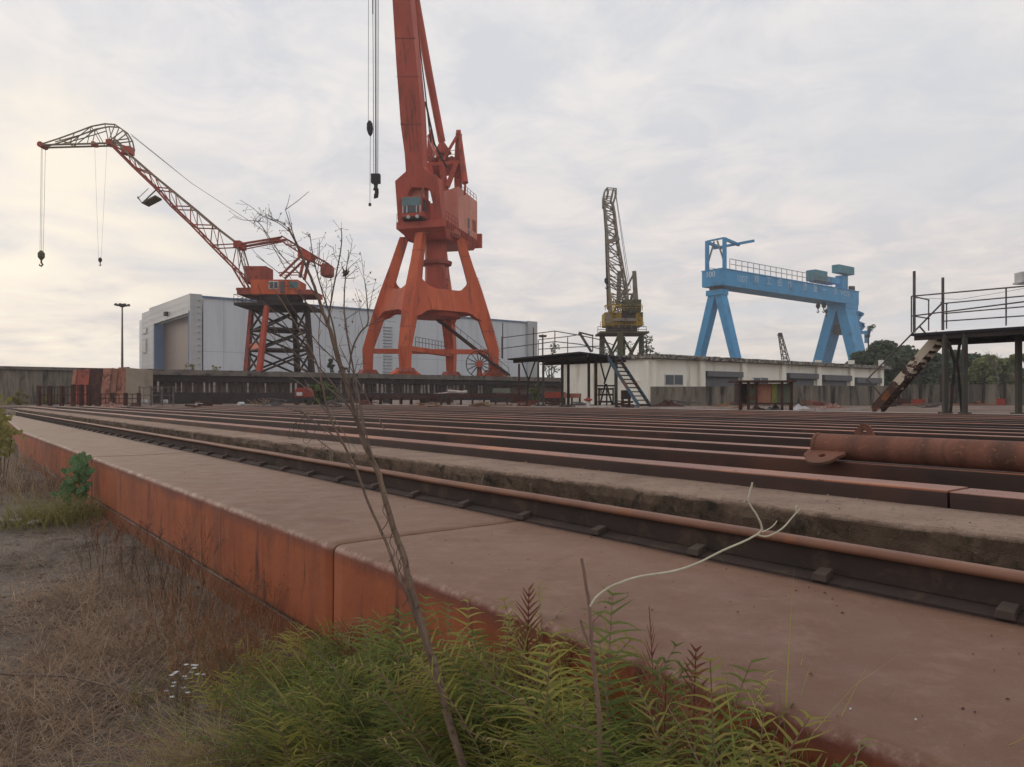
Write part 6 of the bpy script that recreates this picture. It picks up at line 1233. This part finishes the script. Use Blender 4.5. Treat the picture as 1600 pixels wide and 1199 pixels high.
# ----- tall dead stems (surveyed outline of each stem, real distance about 2.4 m)
rr = random.Random(33)
def PYs(pts, Y0, Y1): n = len(pts) - 1; return [PY(x, y, Y0 + (Y1 - Y0) * i / n) for i, (x, y) in enumerate(pts)]
def smooth(pts, k=4):
    out_ = []
    for i in range(len(pts) - 1):
        p0, p1, p2, p3 = pts[max(0, i - 1)], pts[i], pts[i + 1], pts[min(len(pts) - 1, i + 2)]
        for j in range(k): f = j / k; out_.append(.5 * ((2 * p1) + (p2 - p0) * f + (2 * p0 - 5 * p1 + 4 * p2 - p3) * f * f + (3 * p1 - p0 - 3 * p2 + p3) * f ** 3))
    return out_ + [pts[-1]]
px2m = lambda w_, Y: w_ * Y / F / 2
Yd = 2.45; q = PY(735, 0, 2.3); ds = thing('dead_weed_plant', at(q, GZ(q)), 'tall dry dead weed stems leaning up across the photo before the portal crane', 'dead plant'); main = MB(); thin = MB(); tw = MB(); hd_ = MB()
def stemline(mb, pts, w0, w1, Y0, Y1, k=4):
    s = smooth(PYs(pts, Y0, Y1), k); n = len(s) - 1; s = [q + V((rr.gauss(0, 1), 0, rr.gauss(0, 1))) * px2m(w0 + (w1 - w0) * i / n, Y0) * .12 for i, q in enumerate(s)]
    mb.tube(s, [px2m(w0 + (w1 - w0) * i / n, Y0) * (1.0 if w0 > 6 else 1.25) for i in range(n + 1)], 6, False); return s
b0 = at(PY(742, 0, 2.3), GZ(PY(742, 0, 2.3)))
s1_ = [(760, 1330), (738, 1240), (712, 1160), (690, 1080), (665, 1000), (643, 925), (635, 892), (630, 865), (615, 825), (600, 772), (590, 735), (572, 700), (556, 650), (541, 600), (528, 555), (515, 515), (505, 490), (499, 470), (488, 440), (477, 413), (463, 380), (450, 356)]
stemline(main, s1_, 15, 3.4, 2.3, 2.6)
s2_ = [(705, 1130), (672, 1030), (648, 960), (630, 915), (620, 895), (602, 845), (577, 790), (557, 735), (537, 695), (515, 650), (503, 600), (492, 560), (470, 520), (440, 470), (418, 440)]
stemline(main, s2_, 7, 1.8, 2.34, 2.7)
branches = [([(590, 735), (572, 690), (553, 640), (545, 590), (551, 545), (563, 520), (575, 505), (574, 480), (573, 464), (570, 440)], 3.2, 1.2, 1), ([(572, 700), (560, 620), (549, 560), (539, 500), (538, 460), (541, 424), (545, 395)], 3.0, 1.2, 1), ([(541, 600), (526, 560), (514, 510), (517, 475), (524, 435), (531, 400), (534, 375), (533, 357)], 3.2, 1.2, 1),
 ([(528, 555), (520, 507), (508, 470), (499, 440), (490, 405), (484, 365)], 2.6, 1.0, 1), ([(515, 515), (500, 500), (470, 462), (450, 440), (425, 418), (400, 400)], 1.8, .8, 0), ([(499, 470), (470, 430), (440, 400), (408, 352), (395, 345)], 2.0, .8, 1), ([(477, 413), (460, 372), (440, 352), (420, 342), (406, 336)], 1.8, .8, 1), ([(463, 380), (453, 350), (446, 328)], 1.6, .8, 0),
 ([(556, 650), (530, 620), (500, 600), (478, 582), (455, 560), (420, 520)], 2.6, 1.0, 0), ([(556, 650), (520, 600), (480, 552), (440, 500), (410, 470)], 2.2, .9, 0), ([(541, 600), (530, 570), (500, 540), (470, 500), (440, 455)], 2.0, .8, 0), ([(537, 695), (510, 672), (482, 652), (468, 640)], 2.2, 1.0, 0), ([(557, 735), (530, 712), (500, 690), (470, 668)], 2.0, .9, 0), ([(515, 650), (490, 620), (470, 600), (452, 590)], 1.8, .8, 0),
 ([(572, 700), (561, 660), (556, 610), (558, 590)], 2.2, 1, 0), ([(537, 584), (520, 640), (526, 660), (548, 692)], 1.6, .9, 0), ([(503, 600), (500, 560), (498, 520), (503, 480)], 1.5, .8, 0), ([(590, 735), (575, 690), (565, 640), (552, 600), (560, 560)], 2.0, .9, 0), ([(600, 670), (575, 625), (548, 575), (530, 540)], 1.8, .9, 0), ([(492, 560), (470, 560), (450, 540), (420, 500)], 1.4, .7, 0)]
tips = []
for k, (pts, w0, w1, head) in enumerate(branches):
    Ya = 2.42 + rr.uniform(-.05, .12); s = stemline(thin, pts, w0, w1, Ya, Ya + rr.uniform(-.1, .25), 3); tips.append((s, head))
    for _ in range(7 if head else 4):
        i = rr.randrange(len(s) // 3, len(s)); d = (s[min(i + 1, len(s) - 1)] - s[max(0, i - 2)]).normalized(); nd_ = (d + V((rr.gauss(0, .6), rr.gauss(0, .5), rr.gauss(0, .4)))).normalized(); ln = rr.uniform(.03, .12); e = s[i] + nd_ * ln
        tw.tube([s[i], s[i].lerp(e, .5) + V((rr.gauss(0, .004), 0, rr.gauss(0, .004))), e], [.0012, .001, .0007], 4, False)
        for __ in range(3 if head else 0): e2 = s[i].lerp(e, rr.uniform(.4, 1)); f2 = e2 + (nd_ + V((rr.gauss(0, .8), rr.gauss(0, .5), rr.gauss(0, .8)))).normalized() * ln * .4; tw.tube([e2, f2], .0006, 3, False); hd_.add([f2 + V((rr.gauss(0, .002), rr.gauss(0, .002), rr.gauss(0, .0028))) for _ in range(4)], [(0, 1, 2, 3)])
    if head:
        for _ in range(14): i = rr.randrange(len(s) // 2, len(s)); a = s[i]; e = a + V((rr.gauss(0, .025), rr.gauss(0, .02), rr.gauss(.012, .02))); tw.tube([a, e], .0006, 3, False); hd_.add([e + V((rr.gauss(0, .0022), rr.gauss(0, .002), rr.gauss(0, .0028))) for _ in range(4)], [(0, 1, 2, 3)])
for (x, y) in ((470, 650), (480, 640), (486, 662), (463, 655)): tw.tube(smooth(PYs([(x + 30, y + 20), (x + 8, y + 4), (x - 8, y + 12), (x - 12, y + 28), (x - 4, y + 30), (x + 6, y + 12)], 2.5, 2.55), 4), .0009, 4, False)
for (x, y) in ((627, 870), (614, 830), (634, 900), (603, 780), (624, 850)): tw.tube(smooth(PYs([(x, y), (x - 5, y + 18), (x + 3, y + 34), (x - 6, y + 48)], 2.38, 2.4), 3), .0016, 4, False)
rb_ = random.Random(2); q = PY(540, 385, 2.45)
for _ in range(14): hd_.add([PY(541, 425, 2.45) + V((rb_.gauss(0, .006), rb_.gauss(0, .006), rb_.gauss(0, .009))) for _ in range(4)], [(0, 1, 2, 3)])
main.build('main_stem', M['stem'], ds); thin.build('branch', M['stem_dark'], ds); tw.build('twig', M['stem_dark'], ds); hd_.build('seed_heads', M['stem_dark'], ds)
# pale twig
Yt = 1.95; q = PY(950, 0, Yt); pt = thing('pale_twig', at(q, GZ(q)), 'bare twig with a long pale curving side shoot in front of the rail', 'twig'); mb = MB()
stemline(mb, [(950, 1420), (944, 1300), (938, 1199), (936, 1110), (930, 1060), (924, 1000), (921, 950), (916, 915), (909, 873)], 9, 5, Yt, Yt + .05); stemline(mb, [(922, 1010), (914, 990), (907, 970)], 4, 3, Yt, Yt); mb.build('main_stem', M['twig_brown'], pt)
mb = MB(); stemline(mb, [(922, 948), (935, 930), (960, 914), (1000, 901), (1050, 893), (1090, 880), (1130, 860), (1165, 845), (1187, 832), (1190, 824), (1183, 806), (1170, 785), (1172, 768), (1176, 754)], 3.2, 2.2, Yt, Yt - .05); stemline(mb, [(1183, 836), (1200, 838), (1222, 826), (1240, 806), (1250, 796)], 2.6, 1.7, Yt, Yt); stemline(mb, [(1187, 832), (1195, 830), (1208, 822), (1214, 814)], 2.0, 1.2, Yt, Yt); stemline(mb, [(1246, 802), (1243, 794), (1246, 790)], 2.4, 1.6, Yt, Yt); mb.build('side_shoot', M['twig_pale'], pt)
# litter on the path and plinth
rr = random.Random(77); mb = MB()
for _ in range(260):
    p = 1.95 + 1.25 * rr.random() ** (.5 if rr.random() < .6 else 1); t = -.8 + 12 * rr.random() ** 1.6; s_ = rr.uniform(.0015, .0045); q = W(p, t, PZ + .004); a = rr.uniform(0, 3.1); x = V((math.cos(a), math.sin(a), 0)) * s_ * rr.uniform(1, 2.5); y = V((-math.sin(a), math.cos(a), 0)) * s_
    mb.add([q - x, q - y, q + x, q + y, q + ZZ * s_], [(0, 1, 4), (1, 2, 4), (2, 3, 4), (3, 0, 4)])
mb.build('grit', M['rust_dark'], label='dark rust flakes and grit scattered over the top of the steel plinth', cat='grit', kind='stuff')
mb = MB()
for _ in range(500):
    p = rr.uniform(4.5, 5.2) if rr.random() < .7 else rr.uniform(5.22, 5.5); t = -.8 + 20 * rr.random() ** 1.6; z_ = .895 if p < 5.21 else BZ + .006; s_ = rr.uniform(.003, .011) * (1 if p < 5.2 else .6); q = W(p, t, z_); a = rr.uniform(0, 3.1); x = V((math.cos(a), math.sin(a), 0)) * s_ * rr.uniform(1, 2); y = V((-math.sin(a), math.cos(a), 0)) * s_
    mb.add([q - x, q - y, q + x, q + y, q + ZZ * s_, q - ZZ * .01], [(0, 1, 4), (1, 2, 4), (2, 3, 4), (3, 0, 4)])
mb.build('gravel_crumbs', M['conc_rough'], label='small concrete crumbs lying on the kerb and the first steel beam', cat='crumbs', kind='stuff')
hpq = PY(18, 0, 7.7); 
mb = MB(); c_ = at(PY(22, 0, 9.4), GZ(PY(22, 0, 9.4)) + .02)
for k in range(14): a = V((rr.gauss(0, .16), rr.gauss(0, .1), abs(rr.gauss(0, .03)))); mb.add([c_ + a + V((rr.gauss(0, .07), rr.gauss(0, .07), abs(rr.gauss(0, .03)))) for _ in range(4)], [(0, 1, 2, 3)])
mb.build('litter_bag', M['white_cloth'], label='crumpled white plastic litter on the ground at the left edge of the photo', cat='litter')
mb = MB()
for _ in range(1500):
    p = rr.uniform(-4, 1.8); t = 1.6 + 13 * rr.random() ** 1.4; q = at(W(p, t, 0), gh(p, t) + .003)
    if q[1] < 1.6: continue
    a = rr.uniform(0, 6.28); s = rr.uniform(.008, .028); x = V((math.cos(a), math.sin(a), rr.gauss(0, .3))) * s; y = V((-math.sin(a), math.cos(a), rr.gauss(0, .4))) * s * .6; mb.add([q - x, q - y, q + x + ZZ * .004, q + y], [(0, 1, 2, 3)])
mb.build('leaf_litter', M['straw_dark'], label='fallen brown leaves and chips scattered over the ground left of the plinth', cat='leaf litter', kind='stuff')
mb = MB()
for k in range(46): x = rr.uniform(-40, 230); Y = rr.uniform(3.2, 6.5); q = PY(x, 0, Y); a = rr.uniform(-.5, .9); l_ = rr.uniform(.15, .6); q = at(q, GZ(q) + .02); e = q + V((math.cos(a), -math.sin(a), rr.uniform(-.02, .06))) * l_; mb.tube([q, q.lerp(e, .5) + ZZ * .015, e], [.003, .0025, .0015], 4)
mb.build('fallen_twigs', M['stem_dark'], label='thin fallen twigs scattered in the dry grass at left', cat='twigs', kind='stuff')
q = PY(-20, 0, 4.2); q = at(q, GZ(q) + .06); e = PY(240, 0, 3.9); e = at(e, GZ(e) + .02); MB().tube([q, q.lerp(e, .5) + ZZ * .05, e], [.006, .007, .004], 6).build('fallen_branch', M['stem_dark'], label='long thin dark fallen branch lying in the dry grass at left', cat='branch')
for i, (p, t, s, mt, lab) in enumerate(((2.75, .52, .006, 'dark_steel', 'tiny dark nut lying on the plinth top, near the middle of its width'), (2.05, .90, .003, 'window_white', 'tiny white chip on the plinth edge, right one of two'), (1.98, 1.04, .003, 'window_white', 'tiny white chip on the plinth edge, left one of two'))):
    q = W(p, t, PZ + s); MB().tube([q - ZZ * s, q, q + ZZ * s * .6], [s, s * 1.1, s * .5], 6).build('pebble', M[mt], label=lab, cat='pebble')

# ------------------------------------------------------------------ the air
hz = MB().box((60, 150, 38), 420, 340, 79)
hm = bpy.data.materials.new('haze'); hm.use_nodes = True; hn = hm.node_tree.nodes; hn.remove(hn['Principled BSDF']); pv = hn.new('ShaderNodeVolumePrincipled')
pv.inputs['Color'].default_value = (0.95, 0.93, 0.93, 1); pv.inputs['Density'].default_value = 0.00055; pv.inputs['Anisotropy'].default_value = 0.3
hm.node_tree.links.new(pv.outputs[0], hn['Material Output'].inputs['Volume'])
hz.build('haze', hm, kind='stuff', label='thin evening haze filling the air of the shipyard', cat='haze')
